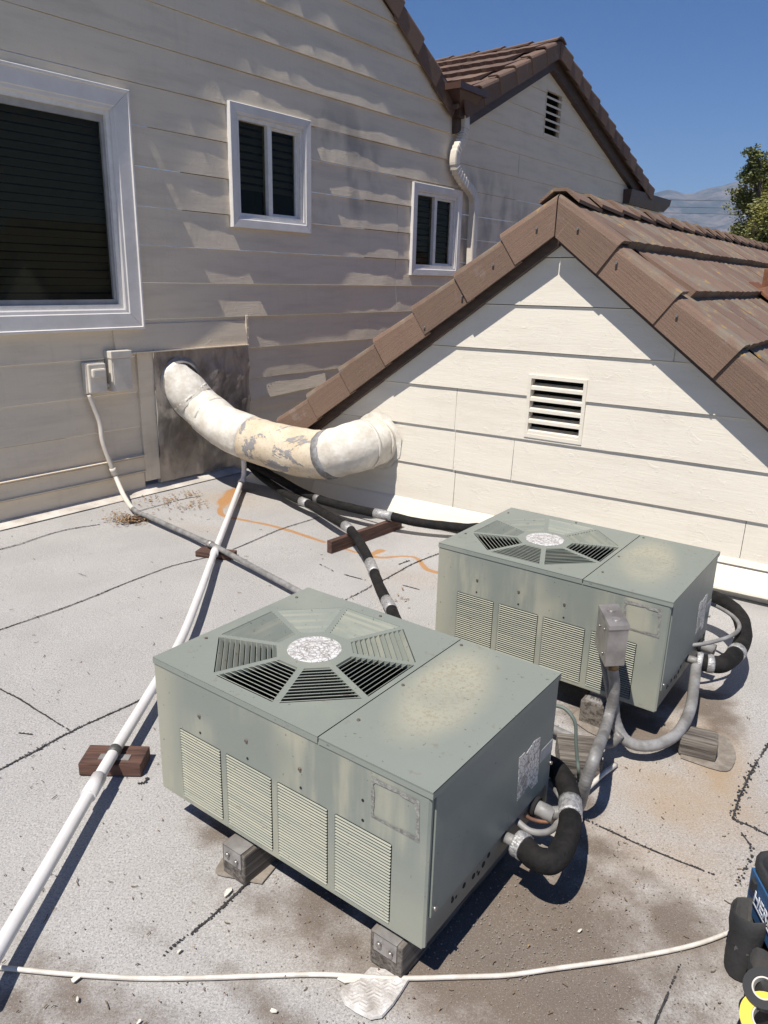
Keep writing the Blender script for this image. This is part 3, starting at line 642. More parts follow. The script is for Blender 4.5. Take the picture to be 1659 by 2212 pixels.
def field(parent, p_top, p_bot, ell, ang, ycols, wcol, ncourse, mat, y0, first=0.0):
    (sa, za), (sb, zb) = p_top, p_bot; L = math.hypot(sb-sa, zb-za); ux, uz = (sb-sa)/L, (zb-za)/L; right = sb > sa
    mes = [field_mesh(wcol-0.004, ell*1.08, right, mat, i) for i in range(4)]
    for c in range(ncourse):
        for j in range(ycols):
            o = obj("roof_tile", rng.choice(mes), None, parent)
            o.location = (sa+ux*(ell*c+first), y0+j*wcol+(wcol*0.5 if c % 2 else 0), za+uz*(ell*c+first)-0.005+rng.uniform(-.002, .002)); o.rotation_euler = (0, ang*(1 if right else -1)+rng.uniform(-.006, .006), 0)
def ridge(parent, apex, y0, n, pit, mat, wd_=0.14, slope=0.7, lift=0.0):
    a = math.atan(slope); vs_ = []; th = 0.018; L = pit*1.14
    for k, y in enumerate((0.0, L)):
        l = 0.026*(1-k); ww = wd_*(1.0 if k == 0 else 0.93)
        for sgn, up in ((-1, 0), (1, 0)): pass
        out_ = [(-ww*math.cos(a), -ww*math.sin(a)), (-0.045*math.cos(a), -0.045*math.sin(a)+0.004), (0.045*math.cos(a), -0.045*math.sin(a)+0.004), (ww*math.cos(a), -ww*math.sin(a))]
        for (x, z) in out_: vs_.append((x, y, z+l+0.012))
        for (x, z) in out_: vs_.append((x*0.97, y, z+l-th+0.012))
    ff = []
    for i in range(3): ff += [(i, i+1, 8+i+1, 8+i), (4+i, 12+i, 12+i+1, 4+i+1), (i, 4+i, 4+i+1, i+1), (8+i, 8+i+1, 12+i+1, 12+i)]
    ff += [(0, 8, 12, 4), (3, 7, 15, 11)]
    me = mesh_of("ridge_tile", M().add(vs_, ff), mat)
    for i in range(n):
        o = obj("ridge_tile", me, None, parent); o.location = (apex[0], y0+i*pit, apex[1]+lift+rng.uniform(-.003, .003)); o.rotation_euler = (rng.uniform(-.008, .008), rng.uniform(-.03, .03), rng.uniform(-.02, .02))

# near long wall gable: right rake down to the valley
off = 0.052
t0, t1 = wl(872, 5, off), wl(985, 214, off); sl_ = (t1[1]-t0[1])/(t1[0]-t0[0])
tapex = (APS, t0[1]+sl_*(APS-t0[0])); tbot = t1
nW = 8
rake(house, tapex, tbot, off, nW, 0.20, 0.14, TILEF)
barge(house, (APS, topW(APS)+0.17), (VAL[0]+.02, VAL[1]+.16), 0.025, 0.0, 0.15)
house_roof = slab(house, (APS, tapex[1]-.03), (tbot[0], tbot[1]-.03), -off+.03, 5.0, 0.05, TILEF)
slab(house, (APS, tapex[1]-.03), (-5.0, tapex[1]-.03-0.55*(5+APS)), -off+.03, 5.0, 0.05, TILEF)  # left slope out of view, set low to shade the wall
barge(house, (APS, topW(APS)+0.17), (-4.6, topW(APS)+0.17-0.55*(4.6+APS)), 0.05, 0.0, 0.15)
rake(house, tapex, (-4.6, tapex[1]-0.55*(4.6+APS)), off, 18, 0.20, 0.14, TILEF)
# far gable
offF = 0.16
fa = wl(1213, 85, offF); fv = wl(1003, 213, offF); fe = wl(1412, 408, offF)
sF = (fa[1]-fv[1])/(fa[0]-fv[0]); fl_ = (4.30, fa[1]-sF*(fa[0]-4.30))
ellF, angF = rake(house, fa, fl_, offF, 6, 0.19, 0.15, TILEF)
rake(house, fa, fe, offF, 12, 0.19, 0.15, TILEF)
barge(house, (fa[0], fa[1]-.05), (fl_[0], fl_[1]-.05), 0.08, 0.10, 0.16)
barge(house, (fa[0], fa[1]-.05), (fe[0], fe[1]-.05), 0.08, 0.10, 0.16)
slab(house, (fa[0], fa[1]-.03), (fl_[0]-.1, fl_[1]-.07), -offF+.03, 4.5, 0.05, TILEF)
slab(house, (fa[0], fa[1]-.03), (fe[0], fe[1]-.03), -offF+.03, 4.5, 0.05, TILEF)
field(house, fa, fl_, ellF, angF, 12, 0.33, 6, TILEF, -offF+0.14)
ridge(house, (fa[0], fa[1]), -offF-0.01, 11, 0.40, TILEF, 0.15, 0.42)

# leader head and downspout in the valley
def wall_px_prism(name, pts, off, dep, mat, parent):
    q = [wl(x, y, off) for x, y in pts]; n = len(q)
    m = M().add([(s, -off, z) for s, z in q]+[(s, -off+dep, z) for s, z in q], [tuple(range(n))]+[tuple(reversed(range(n, 2*n)))]+[(i, n+i, n+(i+1) % n, (i+1) % n) for i in range(n)])
    return obj(name, m, mat, parent)
lead = thing("leader_head", "dark brown metal leader head and cream crinkled downspout below the valley between gables", "downspout", Wp(4.55, 0, 0), math.radians(WALL_ANG))
lm = mw(lead).inverted()
m = M(); c = wl(1016, 215, 0.14)
def loft(m, sec):
    b = len(m.v); vs_ = []
    for (s0, s1, d0, d1, z) in sec: vs_ += [(s0, -d1, z), (s1, -d1, z), (s1, -d0, z), (s0, -d0, z)]
    ff = [(4*i+j, 4*i+(j+1) % 4, 4*i+4+(j+1) % 4, 4*i+4+j) for i in range(len(sec)-1) for j in range(4)]+[(3, 2, 1, 0), tuple(4*(len(sec)-1)+j for j in range(4))]
    m.add(vs_, ff)
zt = wl(1015, 188, .2)[1]; zm = wl(1015, 202, .2)[1]; zb = wl(1008, 258, .12)[1]
sL, sR = wl(985, 200, .2)[0], wl(1044, 200, .2)[0]; bL, bR = wl(992, 255, .12)[0], wl(1018, 255, .12)[0]
loft(m, [(bL, bR, .03, .12, zb), (bL-.01, bR+.01, .03, .13, zb+.10), (sL+.04, sR-.05, .01, .22, zm)])
m.xf(lm @ mw(house)); obj("head_box", m, BROWNMETAL, lead)
m = M(); loft(m, [(sL-.005, sR+.005, 0.0, .26, zm), (sL-.005, sR+.005, 0.0, .26, zt)]); m.xf(lm @ mw(house)); obj("head_rim", m, BROWNMETAL, lead)
dpts = [(1003, 250, .09), (1003, 275, .09), (998, 300, .09), (985, 330, .09), (984, 362, .09), (1000, 392, .09), (1018, 415, .09), (1024, 440, .09), (1022, 480, .09), (1018, 560, .09), (1016, 640, .09)]
P = catmull([Wp(*wl(x, y, d), d) for x, y, d in dpts], 8)
def spout(P, w, dep, crimp):
    vs_, n = [], len(P)
    for i, p in enumerate(P):
        t = P[min(i+1, n-1)]-P[max(i-1, 0)]; t /= np.linalg.norm(t); a = np.cross(t, WN); a /= np.linalg.norm(a)
        f = i/n; cr = 1.0
        if crimp(f): cr = 0.90 if i % 2 else 1.03
        for (x, y) in [(-.5, -.5), (-.34, -.58), (.34, -.58), (.5, -.5), (.5, .5), (-.5, .5)]: vs_.append(p+a*x*w*cr-WN*y*dep*cr)
    ff = [(i*6+j, i*6+(j+1) % 6, i*6+6+(j+1) % 6, i*6+6+j) for i in range(n-1) for j in range(6)]
    return vs_, [tuple(reversed(q)) for q in ff]
a_, b_ = spout(P, 0.105, 0.075, lambda f: 0.10 < f < 0.30 or 0.38 < f < 0.66); obj("downspout", M().add(a_, b_), simple("downspout_paint", (0.70, 0.64, 0.55), (0.60, 0.55, 0.47), 9, 0.4, 0, 0.1), lead, world=True)

# gutter at the far eave
gut = thing("roof_gutter", "short brown eave gutter end with pale soffit at the far gable's right corner", "gutter", Wp(10.0, 0, 0), math.radians(WALL_ANG))
e0, e1 = wl(1357, 430, .1), wl(1444, 436, .1); zt = wl(1400, 420, .1)[1]
hw = mw(gut).inverted() @ mw(house)
m = M(); loft(m, [(e0[0], e1[0]-.25, -.9, .12, zt-.22), (e0[0], e1[0]-.02, -.9, .14, zt-.10), (e0[0], e1[0], -.9, .15, zt)]); obj("gutter_trough", m.xf(hw), BROWNMETAL, gut)
m = M(); loft(m, [(e0[0]-.02, e1[0]-.5, -.8, .05, zt-.36), (e0[0]-.02, e1[0]-.3, -.8, .05, zt-.225)]); obj("soffit_box", m.xf(hw), CREAM, gut)
m = M(); loft(m, [(e0[0]+.45, e0[0]+.62, -.02, .07, zt-.9), (e0[0]+.45, e0[0]+.62, -.02, .07, zt-.225)]); obj("spout_stub", m.xf(hw), CREAM, gut)

# ================================================================== THE NEAR GABLE WING
wing = thing("gable_wing", "low sunlit cream gable wing with brown concrete tile roof behind the air conditioners", "house", G0, math.radians(GAB_ANG)); wing.scale = (KS, KS, KS)
offG = 0.12
ga = gl(1206, 414, offG); gL = gl(606, 905, offG); gR = gl(1659, 812, offG)
sR_ = (ga[1]-gR[1])/(gR[0]-ga[0]); sL_ = (ga[1]-gL[1])/(ga[0]-gL[0])
gRe = (0.95, ga[1]-sR_*(0.95-ga[0]))
def topG(s): return ga[1]-0.165-(sR_*(s-ga[0]) if s > ga[0] else sL_*(ga[0]-s))
GP = [0.0, 0.165, 0.445, 0.725, 1.003, 1.275, 1.55, 1.825, 2.10]
rowsG = list(zip(GP[:-1], GP[1:]))
VG = (gl(1143, 880)[0], gl(1262, 880)[0], gl(1197, 947)[1], gl(1203, 818)[1])
jG = {1: [gl(1120, 1040)[0]], 2: [gl(1115, 960)[0]], 3: [gl(985, 900)[0]], 4: []}
jG = {1: [-1.75, 0.1], 2: [gl(984, 960)[0], gl(1110, 980)[0]], 3: [gl(986, 890)[0]], 4: [], 5: [-0.4]}
cutrows(wing, rowsG, -4.2, 1.25, [VG], topG, lambda s, z: 0.013, CREAM, 40, jG, 0.06, 0.010, 0.5)
vent(wing, VG[0]+.01, VG[1]-.01, VG[2]+.01, VG[3]-.01, 5, 0.022, CREAM, 0.022)
# sloping base flashing with a lifted lower edge
m = M(); nn = 60
def gfl(s): return -2.95+s*(4.2)
vs_ = []
for i in range(nn+1):
    s = -3.0+4.25*i/nn; w_ = 0.004*fbm(s*2.5, 3.3)
    for (d, z) in [(0.018, 0.185), (0.030, 0.172), (0.085, 0.062+w_), (0.087, 0.050+w_), (0.02, 0.050)]: vs_.append((s, -d, z+.010*s))
m.add(vs_, [(5*i+j, 5*i+5+j, 5*i+6+j, 5*i+1+j) for i in range(nn) for j in range(4)]); m.f = [tuple(reversed(q)) for q in m.f]
obj("base_flashing", m, CREAM, wing)
m = M().hexa([(-0.1, 0, .195), (-0.1, -.034, .19), (1.25, -.034, .205), (1.25, 0, .21), (-0.1, 0, .225), (-0.1, -.022, .22), (1.25, -.022, .235), (1.25, 0, .24)]); obj("drip_strip", m, CREAM, wing)
eG, aG = rake(wing, ga, gL, offG, 7, 0.185, 0.14, TILE, 0.010, 0.15)
rake(wing, ga, gRe, offG, 6, 0.185, 0.15, TILE, 0.012, 0.1)
nR = 6; eGR = math.hypot(gRe[0]-ga[0], gRe[1]-ga[1])/nR; aGR = math.atan(sR_)
barge(wing, ga, gL, 0.055, 0.13, 0.10); barge(wing, ga, gRe, 0.055, 0.13, 0.085)
slab(wing, (ga[0], ga[1]-.03), (gL[0]-.1, gL[1]-.03-.1*sL_), -offG+.03, 7.0, 0.05, TILE)
slab(wing, (ga[0], ga[1]-.03), (gRe[0], gRe[1]-.03), -offG+.03, 7.0, 0.05, TILE)
field(wing, (ga[0], ga[1]-.012), (gRe[0], gRe[1]-.012), eGR, aGR, 21, 0.32, 6, TILE, -offG+0.13)
field(wing, (ga[0], ga[1]-.012), gL, eG, aG, 10, 0.6, 7, TILE, -offG+0.13)
ridge(wing, (ga[0], ga[1]), -offG+0.02, 19, 0.36, TILE, 0.15, 0.7, 0.005)
m = M().box(-4.2, 1.2, 6.9, 7.0, -0.2, 1.0); obj("rear_wall", m, CREAM, wing)
for (px_, py_) in [(1159, 493), (1248, 494), (1065, 572), (997, 640), (1331, 568), (917, 707), (1462, 682)]:   # nails in the rake tiles
    s, z = gl(px_, py_, offG+.012); obj("nail", M().cyl((s, -offG-.02, z), (s, -offG+.01, z), 0.007, 8), SCREW, wing)
# rusty roof vent on the right slope
nrm = V3(*(GD*sR_/math.hypot(1, sR_)+V3(0, 0, 1/math.hypot(1, sR_))))
vp = onplane(1668, 655, Gp(ga[0], ga[1], 0), nrm)
rv = thing("roof_vent", "rusty metal roof vent with flashing skirt on the near tiled slope at right", "vent", vp, math.radians(GAB_ANG))
def vloc(m): return m.xf(Matrix.Rotation(aGR, 4, 'Y'))
m = M(); loft(m, [(-.22, .22, -.2, .2, .02), (-.22, .22, -.2, .2, .032)]); obj("flashing_plate", vloc(m), RUSTM, rv)
m = M(); loft(m, [(-.14, .14, -.14, .14, .032), (-.075, .075, -.08, .08, .12)]); obj("flashing_skirt", vloc(m), RUSTM, rv)
m = M(); m.bbox(-.085, .045, -.075, .075, 0.08, 0.26, .006); obj("stack", m, RUSTM, rv)
m = M(); loft(m, [(-.10, .06, -.09, .09, .088), (-.10, .06, -.09, .09, .100)]); obj("storm_collar", m, SEAL, rv)

# ================================================================== OBJECTS
# ---- rooftop condensing units
UL_, UD_, UH_ = 1.0094, 0.6962, 0.462
def fill_holes(outer, holes_, z=0.0):
    bm = bmesh.new(); ed = []
    for loop in [outer]+holes_:
        vs2 = [bm.verts.new((p[0], p[1], z)) for p in loop]
        ed += [bm.edges.new((vs2[i], vs2[(i+1) % len(vs2)])) for i in range(len(vs2))]
    bmesh.ops.triangle_fill(bm, use_beauty=True, use_dissolve=False, edges=ed, normal=(0, 0, 1))
    return bm
def rrect(x0, x1, y0, y1, r=0.008):
    out = []
    for (cx, cy, a0) in [(x1-r, y0+r, -90), (x1-r, y1-r, 0), (x0+r, y1-r, 90), (x0+r, y0+r, 180)]:
        for k in range(3): a = math.radians(a0+45*k); out.append((cx+r*math.cos(a), cy+r*math.sin(a)))
    return out
def rim(m, loop, depth, to):
    n = len(loop); v = [to(p[0], p[1], 0) for p in loop]+[to(p[0], p[1], depth) for p in loop]
    m.add(v, [(i, (i+1) % n, n+(i+1) % n, n+i) for i in range(n)])
OLDSCREW = simple('rusted_screw', (0.20, 0.17, 0.14), (0.09, 0.06, 0.045), 300, .6, .3)
def make_unit():
    u = thing("condenser_unit", "near grey green rooftop air conditioner with octagonal fan grille and cracked silver hub", "air conditioner", (-.689, 2.053, 0.140), math.radians(-36.289), "rooftop condensing units")
    # front sheet with four louvre openings
    tof = lambda x, z, d: (x, d, z)
    PX = [(0.103, 0.288), (0.308, 0.495), (0.514, 0.699), (0.720, 0.906)]; PZ = (0.012, 0.258)
    loops = [rrect(a, b, PZ[0], PZ[1]) for a, b in PX]
    bm = fill_holes([(0, 0), (UL_-.006, 0), (UL_-.006, UH_-.016), (0, UH_-.016)], loops); m = M(); m.frombm(bm); m.v = [(x, 0.0, y) for x, y, z in m.v]
    for q in loops: rim(m, q, 0.012, tof)
    m.box(0, UL_-.006, 0.0005, 0.02, -0.004, 0.0); m.hexa([(UL_-.006, .0, 0), (UL_, .006, 0), (UL_, .012, 0), (UL_-.006, .012, 0), (UL_-.006, .0, UH_-.016), (UL_, .006, UH_-.016), (UL_, .012, UH_-.016), (UL_-.006, .012, UH_-.016)])
    obj("front_panel", m, UF, u)
    N = 26; pit = (PZ[1]-PZ[0])/N
    for (a, b) in PX:
        fr = M();
        for (x0, x1, z0, z1) in [(a, b, PZ[0], PZ[0]+.002), (a, b, PZ[1]-.002, PZ[1]), (a, a+.002, PZ[0]+.002, PZ[1]-.002), (b-.002, b, PZ[0]+.002, PZ[1]-.002)]: fr.box(x0, x1, .001, .016, z0, z1)
        lp = obj("louver_panel", fr, UF, u)
        h = pit*0.48
        s = M(); x0, x1 = a+.002, b-.002
        s.add([(x0+.004, -.0020, 0), (x1-.004, -.0020, 0), (x1-.002, -.0030, h*.45), (x0+.002, -.0030, h*.45), (x1-.002, .0008, h), (x0+.002, .0008, h), (x0+.004, -.0005, .0003), (x1-.004, -.0005, .0003)], [(0, 1, 2, 3), (3, 2, 4, 5), (6, 7, 1, 0), (5, 4, 7, 6)])
        sme = mesh_of("slat", s, US)
        for i in range(N):
            o = obj("slat", sme, None, lp); o.location.z = PZ[0]+pit*i+.0006
    # other sheets
    obj("left_panel", M().box(-0.0005, 0.004, 0.0005, UD_, 0, UH_-.016), UR, u)
    obj("rear_panel", M().box(0.004, UL_, UD_-.006, UD_, 0.0, UH_-.016), UR, u)
    m = M(); m.bbox(UL_-.006, UL_+.004, 0.020, UD_-.012, 0.082, UH_-.018, .0015); obj("access_panel", m, UR, u)
    m = M(); m.box(UL_-.012, UL_-.004, .012, UD_, 0.0, UH_-.018); obj("side_frame", m, UR, u)
    m = M(); m.bbox(UL_-.006, UL_+.001, UD_-.011, UD_+.002, 0.0, UH_-.018, .001); obj("corner_post", m, UF, u)
    m = M().box(0.004, UL_-.012, 0.02, UD_-.006, -.002, .006); obj("base_pan", m, UR, u)
    for i in range(9):
        y, z = rng.uniform(.08, .4), rng.uniform(.018, .062); r = rng.uniform(.004, .010); obj("base_hole", M().cyl((UL_-.006, y, z), (UL_-.0035, y, z), r, 10), DARK, u)
    # top: fan side with eight openings, lid over the compressor
    cx = cy = 0.345; R0, R1 = 0.118, 0.302; secs = []
    for k in range(8):
        a = k*PI/4; c_, s_ = math.cos(a), math.sin(a); hw0, hw1 = R0*math.tan(PI/8)-.011, R1*math.tan(PI/8)-.011
        secs.append([(cx+c_*p-s_*q, cy+s_*p+c_*q) for p, q in [(R0, -hw0), (R1, -hw1), (R1, hw1), (R0, hw0)]])
    bm = fill_holes([(-.003, -.003), (0.664, -.003), (0.664, UD_+.003), (-.003, UD_+.003)], secs); m = M(); m.frombm(bm); m.v = [(x, y, UH_) for x, y, z in m.v]
    for q in secs: rim(m, q, 0.012, lambda x, y, d: (x, y, UH_-d))
    def flange(x0, x1, left, right):
        m.hexa([(x0, -.003, UH_-.020), (x1, -.003, UH_-.020), (x1, -.0005, UH_-.020), (x0, -.0005, UH_-.020), (x0, -.0015, UH_-.0003), (x1, -.0015, UH_-.0003), (x1, -.0005, UH_-.0003), (x0, -.0005, UH_-.0003)])
        m.box(x0, x1, UD_+.0005, UD_+.003, UH_-.02, UH_-.0003)
        if left: m.box(-.003, -.0005, -.0005, UD_+.0005, UH_-.02, UH_-.0003)
        if right: m.box(UL_+.004, UL_+.0065, -.0005, UD_+.0005, UH_-.02, UH_-.0003)
    flange(-.003, .664, True, False); obj("fan_top_panel", m, UT, u)
    m = M().box(0.668, UL_+.0065, -.003, UD_+.003, UH_-.003, UH_+.0005); flange(0.668, UL_+.0065, False, True); obj("lid_panel", m, UL, u)
    obj("seam_strip", M().box(.6645, .6675, 0.0, UD_, UH_-.012, UH_-.004), DARK, u)
    NS = 11; pr = (R1-R0)/NS; meshes = []
    for i in range(NS):
        r0 = R0+pr*i; wi, wo = r0*math.tan(PI/8)-.011, (r0+pr)*math.tan(PI/8)-.011
        p0, p1 = r0+pr*.10, r0+pr*.78; t = .0014
        s = M().hexa([(p0, -wi, -.0115), (p1, -wo, .0002), (p1, wo, .0002), (p0, wi, -.0115), (p0-t, -wi, -.0115+t), (p1-t, -wo, .0002+t), (p1-t, wo, .0002+t), (p0-t, wi, -.0115+t)])
        meshes.append(mesh_of("slat", s, UG))
    for k in range(8):
        q = secs[k]; m = M(); rim(m, q, .004, lambda x, y, d: (x, y, UH_-.0125-d)); gs = obj("grille_section", m, UT, u)
        for me_ in meshes:
            o = obj("slat", me_, None, gs); o.location = (cx, cy, UH_); o.rotation_euler = (0, 0, k*PI/4)
    m = M(); n = 40; m.add([(cx+.086*math.cos(2*PI*i/n), cy+.086*math.sin(2*PI*i/n), UH_+.0008) for i in range(n)]+[(cx+.084*math.cos(2*PI*i/n), cy+.084*math.sin(2*PI*i/n), UH_+.0028) for i in range(n)], [(i, (i+1) % n, n+(i+1) % n, n+i) for i in range(n)]+[tuple(range(n, 2*n))]); obj("hub_plate", m, HUB, u)
    # inside: coil, fan and dark tub
    m = M().box(0.02, 0.655, 0.03, UD_-.02, 0.02, UH_-.06); m.f.pop(1); m.sm.pop(); m.f = [tuple(reversed(q)) for q in m.f]; obj("fan_tub", m, DARK, u)
    m = M(); m.box(0.08, UL_-.06, .018, .024, .004, PZ[1]+.01)
    obj("coil", m, DARK, u)
    m = M()
    for k in range(4):
        b = k*PI/2+.5; pts = []
        for (r, a, z) in [(.05, -.35, .24), (.05, .35, .20), (.26, .42, .17), (.26, -.30, .24)]: pts.append((cx+r*math.cos(b+a), cy+r*math.sin(b+a), z))
        m.add(pts+[(x, y, z-.003) for x, y, z in pts], [(0, 1, 2, 3), (7, 6, 5, 4), (0, 4, 5, 1), (1, 5, 6, 2), (2, 6, 7, 3), (3, 7, 4, 0)])
    m.tube([(cx, cy, .1), (cx, cy, .25)], .05, 14); obj("fan_blade", m, simple("fan_metal", (0.06, 0.065, 0.065), (0.04, 0.04, 0.04), 9, 0.5, .2), u)
    # labels and screws
    m = M(); r = random.Random(4); loop = [(0.840, .307), (.983, .305), (.979, .421), (.837, .424)]; pts, inn = [], []
    for i in range(4):
        a, b = loop[i], loop[(i+1) % 4]
        for k in range(8):
            t = k/8; x, z = a[0]+(b[0]-a[0])*t, a[1]+(b[1]-a[1])*t; pts.append((x, z)); w_ = .010+r.uniform(-.004, .004); inn.append((x+(w_ if x < .91 else -w_), z+(w_ if z < .365 else -w_)))
    n = len(pts); m.add([(x, -.0012, z) for x, z in pts]+[(x, -.0022, z) for x, z in inn], [(i, (i+1) % n, n+(i+1) % n, n+i) for i in range(n)]); obj("rating_label", m, PEEL, u)
    m = M(); pl = [(.455, .300), (.462, .22), (.466, .15), (.50, .152), (.536, .162), (.56, .135), (.601, .134), (.598, .20), (.592, .24), (.590, .297), (.55, .305), (.50, .29), (.49, .30)]; n = len(pl)
    m.add([(UL_+.0052, y, z) for y, z in pl]+[(UL_+.004, y, z) for y, z in pl], [tuple(range(n))]+[(i, n+i, n+(i+1) % n, (i+1) % n) for i in range(n)]); obj("foil_label", m, FOIL, u)
    m = M().box(UL_+.004, UL_+.0050, .607, .690, .198, .240); obj("small_label", m, simple("aged_label", (0.42, 0.42, 0.42), (0.30, 0.30, 0.29), 40, 0.5), u)
    for (x, z) in [(.20, .336), (.398, .336), (.601, .336)]:
        m = M(); m.cyl((x, .002, z), (x, -.004, z), .0052, 8); obj("screw", m, OLDSCREW, u)
    for (x, z) in [(.20, .279), (.40, .279), (.603, .278), (.812, .341), (.813, .282)]: obj("screw_hole", M().cyl((x, .002, z), (x, -.0012, z), .0042, 8), DARK, u)
    for (y, z) in [(.033, .105), (.686, .156)]: obj("screw", M().cyl((UL_+.002, y, z), (UL_+.011, y, z), .006, 8), SCREW, u)
    for (x, y) in [(.028, .18), (.03, .60), (.36, .668), (.69, .66), (.70, .12), (.688, .34)]: obj("screw", M().cyl((x, y, UH_-.001), (x, y, UH_+.004), .0050, 8), OLDSCREW, u)
    # service stubs on the right side
    obj("power_stub", M().tube([(UL_-.01, .60, .048), (UL_+.07, .60, .044)], .024, 14), GREYPVC, u)
    obj("power_nut", M().tube([(UL_+.002, .60, .048), (UL_+.014, .60, .047)], .033, 8), DARK, u)
    obj("suction_stub", M().tube([(UL_-.01, .416, .055), (UL_+.05, .416, .055)], .017, 12), GREYPVC, u)
    return u
unitA = make_unit()
def copy_tree(o, parent=None):
    c = o.copy(); COL.objects.link(c); c.parent = parent
    for ch in list(o.children): copy_tree(ch, c)
    return c
unitB = copy_tree(unitA); unitB.location = (.249, 3.147, 0.144); unitB.rotation_euler = (0, 0, math.radians(-35.762))
unitB["label"] = "farther grey green rooftop air conditioner standing behind the steel switch box"
MA, MB = mw(unitA), mw(unitB)
def A(x, y, z): return V3(*(MA @ Vector((x, y, z))))
def B(x, y, z): return V3(*(MB @ Vector((x, y, z))))

# ---- timber sleepers under the units, each with a bracket
def sleeper(name, Mx, x0, x1, y0, y1, h, label, unit_bottom, style):
    base = Mx @ Vector(((x0+x1)/2, (y0+y1)/2, -Mx.translation.z))
    t = thing(name, label, "wood block", base, Mx.to_euler().z, "timber sleepers under the units")
    hx, hy = (x1-x0)/2, (y1-y0)/2
    m = M(); m.bbox(-hx, hx, -hy, hy, .004, h, .005); m.xf(Matrix.Rotation(0, 4, 'Z'))
    m.v = [(p[1], p[0], p[2]) for p in m.v]; m.f = [tuple(reversed(q)) for q in m.f]        # grain along x of its own mesh
    o = obj("timber", m, GREYWOOD, t); o.rotation_euler = (0, 0, 0)
    o.data.transform(Matrix.Identity(4)); o.scale = (1, 1, 1); o.rotation_euler = (PI, 0, PI/2); o.location.z = h+.004
    b = M(); w = .036
    if style == 'front':
        b.hexa([(-w, -hy-.004, h-.052), (w, -hy-.004, h-.052), (w, -hy-.0005, h-.052), (-w, -hy-.0005, h-.052), (-w, -hy-.004, h+.004), (w, -hy-.004, h+.004), (w, -hy-.0005, h+.001), (-w, -hy-.0005, h+.001)])
        b.hexa([(-w, -hy-.004, h+.0005), (w, -hy-.004, h+.0005), (w, .1-hy, h+.0005), (-w, .1-hy, h+.0005), (-w, -hy-.004, h+.004), (w, -hy-.004, h+.004), (w, .1-hy, h+.004), (-w, .1-hy, h+.004)])
        sc = [((-.018, -hy-.004, h-.024), (0, -1, 0)), ((.018, -hy-.004, h-.032), (0, -1, 0))]
    else:
        b.box(-w, w, -hy+.008, -hy+.07, h, h+.004); b.box(-w, w, -hy+.066, -hy+.070, h+.004, h+.075)
        sc = [((-.012, -hy+.03, h+.004), (0, 0, 1)), ((.012, -hy+.032, h+.004), (0, 0, 1)), ((0, -hy+.066, h+.05), (0, -1, 0))]
    bo = obj("bracket", b, GALV, t)
    for p, d in sc: obj("bolt", M().cyl(p, tuple(V3(*p)+V3(*d)*.007), .0085, 6), SCREW, bo)
    return t
sleeper("sleeper_block", MA, .315, .409, -.035, .64, .110, "grey weathered sleeper end under the near unit's left half", .1, 'front')
sleeper("sleeper_block", MA, .852, .953, -.010, .64, .110, "grey weathered sleeper end under the near unit's front right corner", .1, 'front')
sleeper("sleeper_block", MB, .722, .820, -.030, .64, .104, "grey sleeper with upright bracket under the farther unit's front edge", .1, 'top')
sleeper("sleeper_block", MB, .22, .31, -.06, .64, .112, "grey sleeper under the farther unit's left half, mostly behind the near unit", .1, 'front')
def pad(pts, name, label, mat=MATM, h=.008, cat="roof pad"):
    P = [fl(*p) for p in pts]; c = sum(P)/len(P); P = catmull(P+[P[0]], 3)[:-1]; n = len(P); m = M()
    Q = [p-c for p in P]; m.add([(q[0], q[1], .0055) for q in Q]+[(q[0]*.985, q[1]*.985, h) for q in Q], [(i, (i+1) % n, n+(i+1) % n, n+i) for i in range(n)]+[tuple(range(n, 2*n))])
    if sum(Q[i][0]*Q[(i+1) % n][1]-Q[(i+1) % n][0]*Q[i][1] for i in range(n)) < 0: m.f = [tuple(reversed(q)) for q in m.f]
    o = obj(name, m, mat); o.location = (c[0], c[1], 0); return tag(o, label, cat)
pad([(466, 1880), (470, 1893), (520, 1903), (560, 1912), (572, 1905), (610, 1850), (560, 1840), (490, 1850)], "rubber_pad", "dirty rubber pad under the near unit's left sleeper block")
pad([(1470, 1640), (1555, 1668), (1582, 1660), (1588, 1625), (1560, 1590), (1475, 1590)], "rubber_pad", "rusty roof pad under the loose grooved grey block at right")
pad([(1238, 1545), (1240, 1560), (1285, 1590), (1320, 1580), (1340, 1540), (1280, 1520)], "rubber_pad", "roof pad under the farther unit's front sleeper")

# ---- loose wooden blocks
def block(near0, near1, width, h, name, label, mat, rise=0.0, group=None, round_=0.004):
    a, b = fl(*near0), fl(*near1); L = np.linalg.norm(b-a); ang = math.atan2(b[1]-a[1], b[0]-a[0]); nrm_ = V3(-math.sin(ang), math.cos(ang), 0); c = (a+b)/2+nrm_*width/2
    m = M(); m.bbox(-L/2, L/2, -width/2, width/2, 0.003, h, round_); o = obj(name, m, mat); o.location = (c[0], c[1], 0); o.rotation_euler = (0, 0, ang+rise); return tag(o, label, "wood block", group), c, ang
G_ = "wooden blocks under the roof pipes"
block((171, 1677), (305, 1680), .115, .052, "wood_block", "reddish brown block with strap under the white pipe near the left edge", REDWOOD, 0, G_)
block((422, 1203), (498, 1212), .10, .038, "wood_block", "small reddish block where the white pipe crosses the grey conduit", REDWOOD, 0, G_)
block((716, 1197), (868, 1142), .040, .085, "wood_block", "long dark brown timber on edge under the two black insulated pipes", REDWOOD, 0, G_, .002)
block((1463, 1632), (1545, 1652), .10, .085, "wood_block", "grooved grey loose block on a rusty pad, right of the conduits", GREYWOOD, 0, G_, .012)
block((1205, 1680), (1298, 1690), .16, .085, "wood_block", "brown grey block beneath the crossing conduits beside the near unit", GREYWOOD, 0, G_)
block((282, 1133), (330, 1124), .10, .03, "wood_block", "small dark block buried in dry leaves under the grey conduit", BARGE, 0, G_)
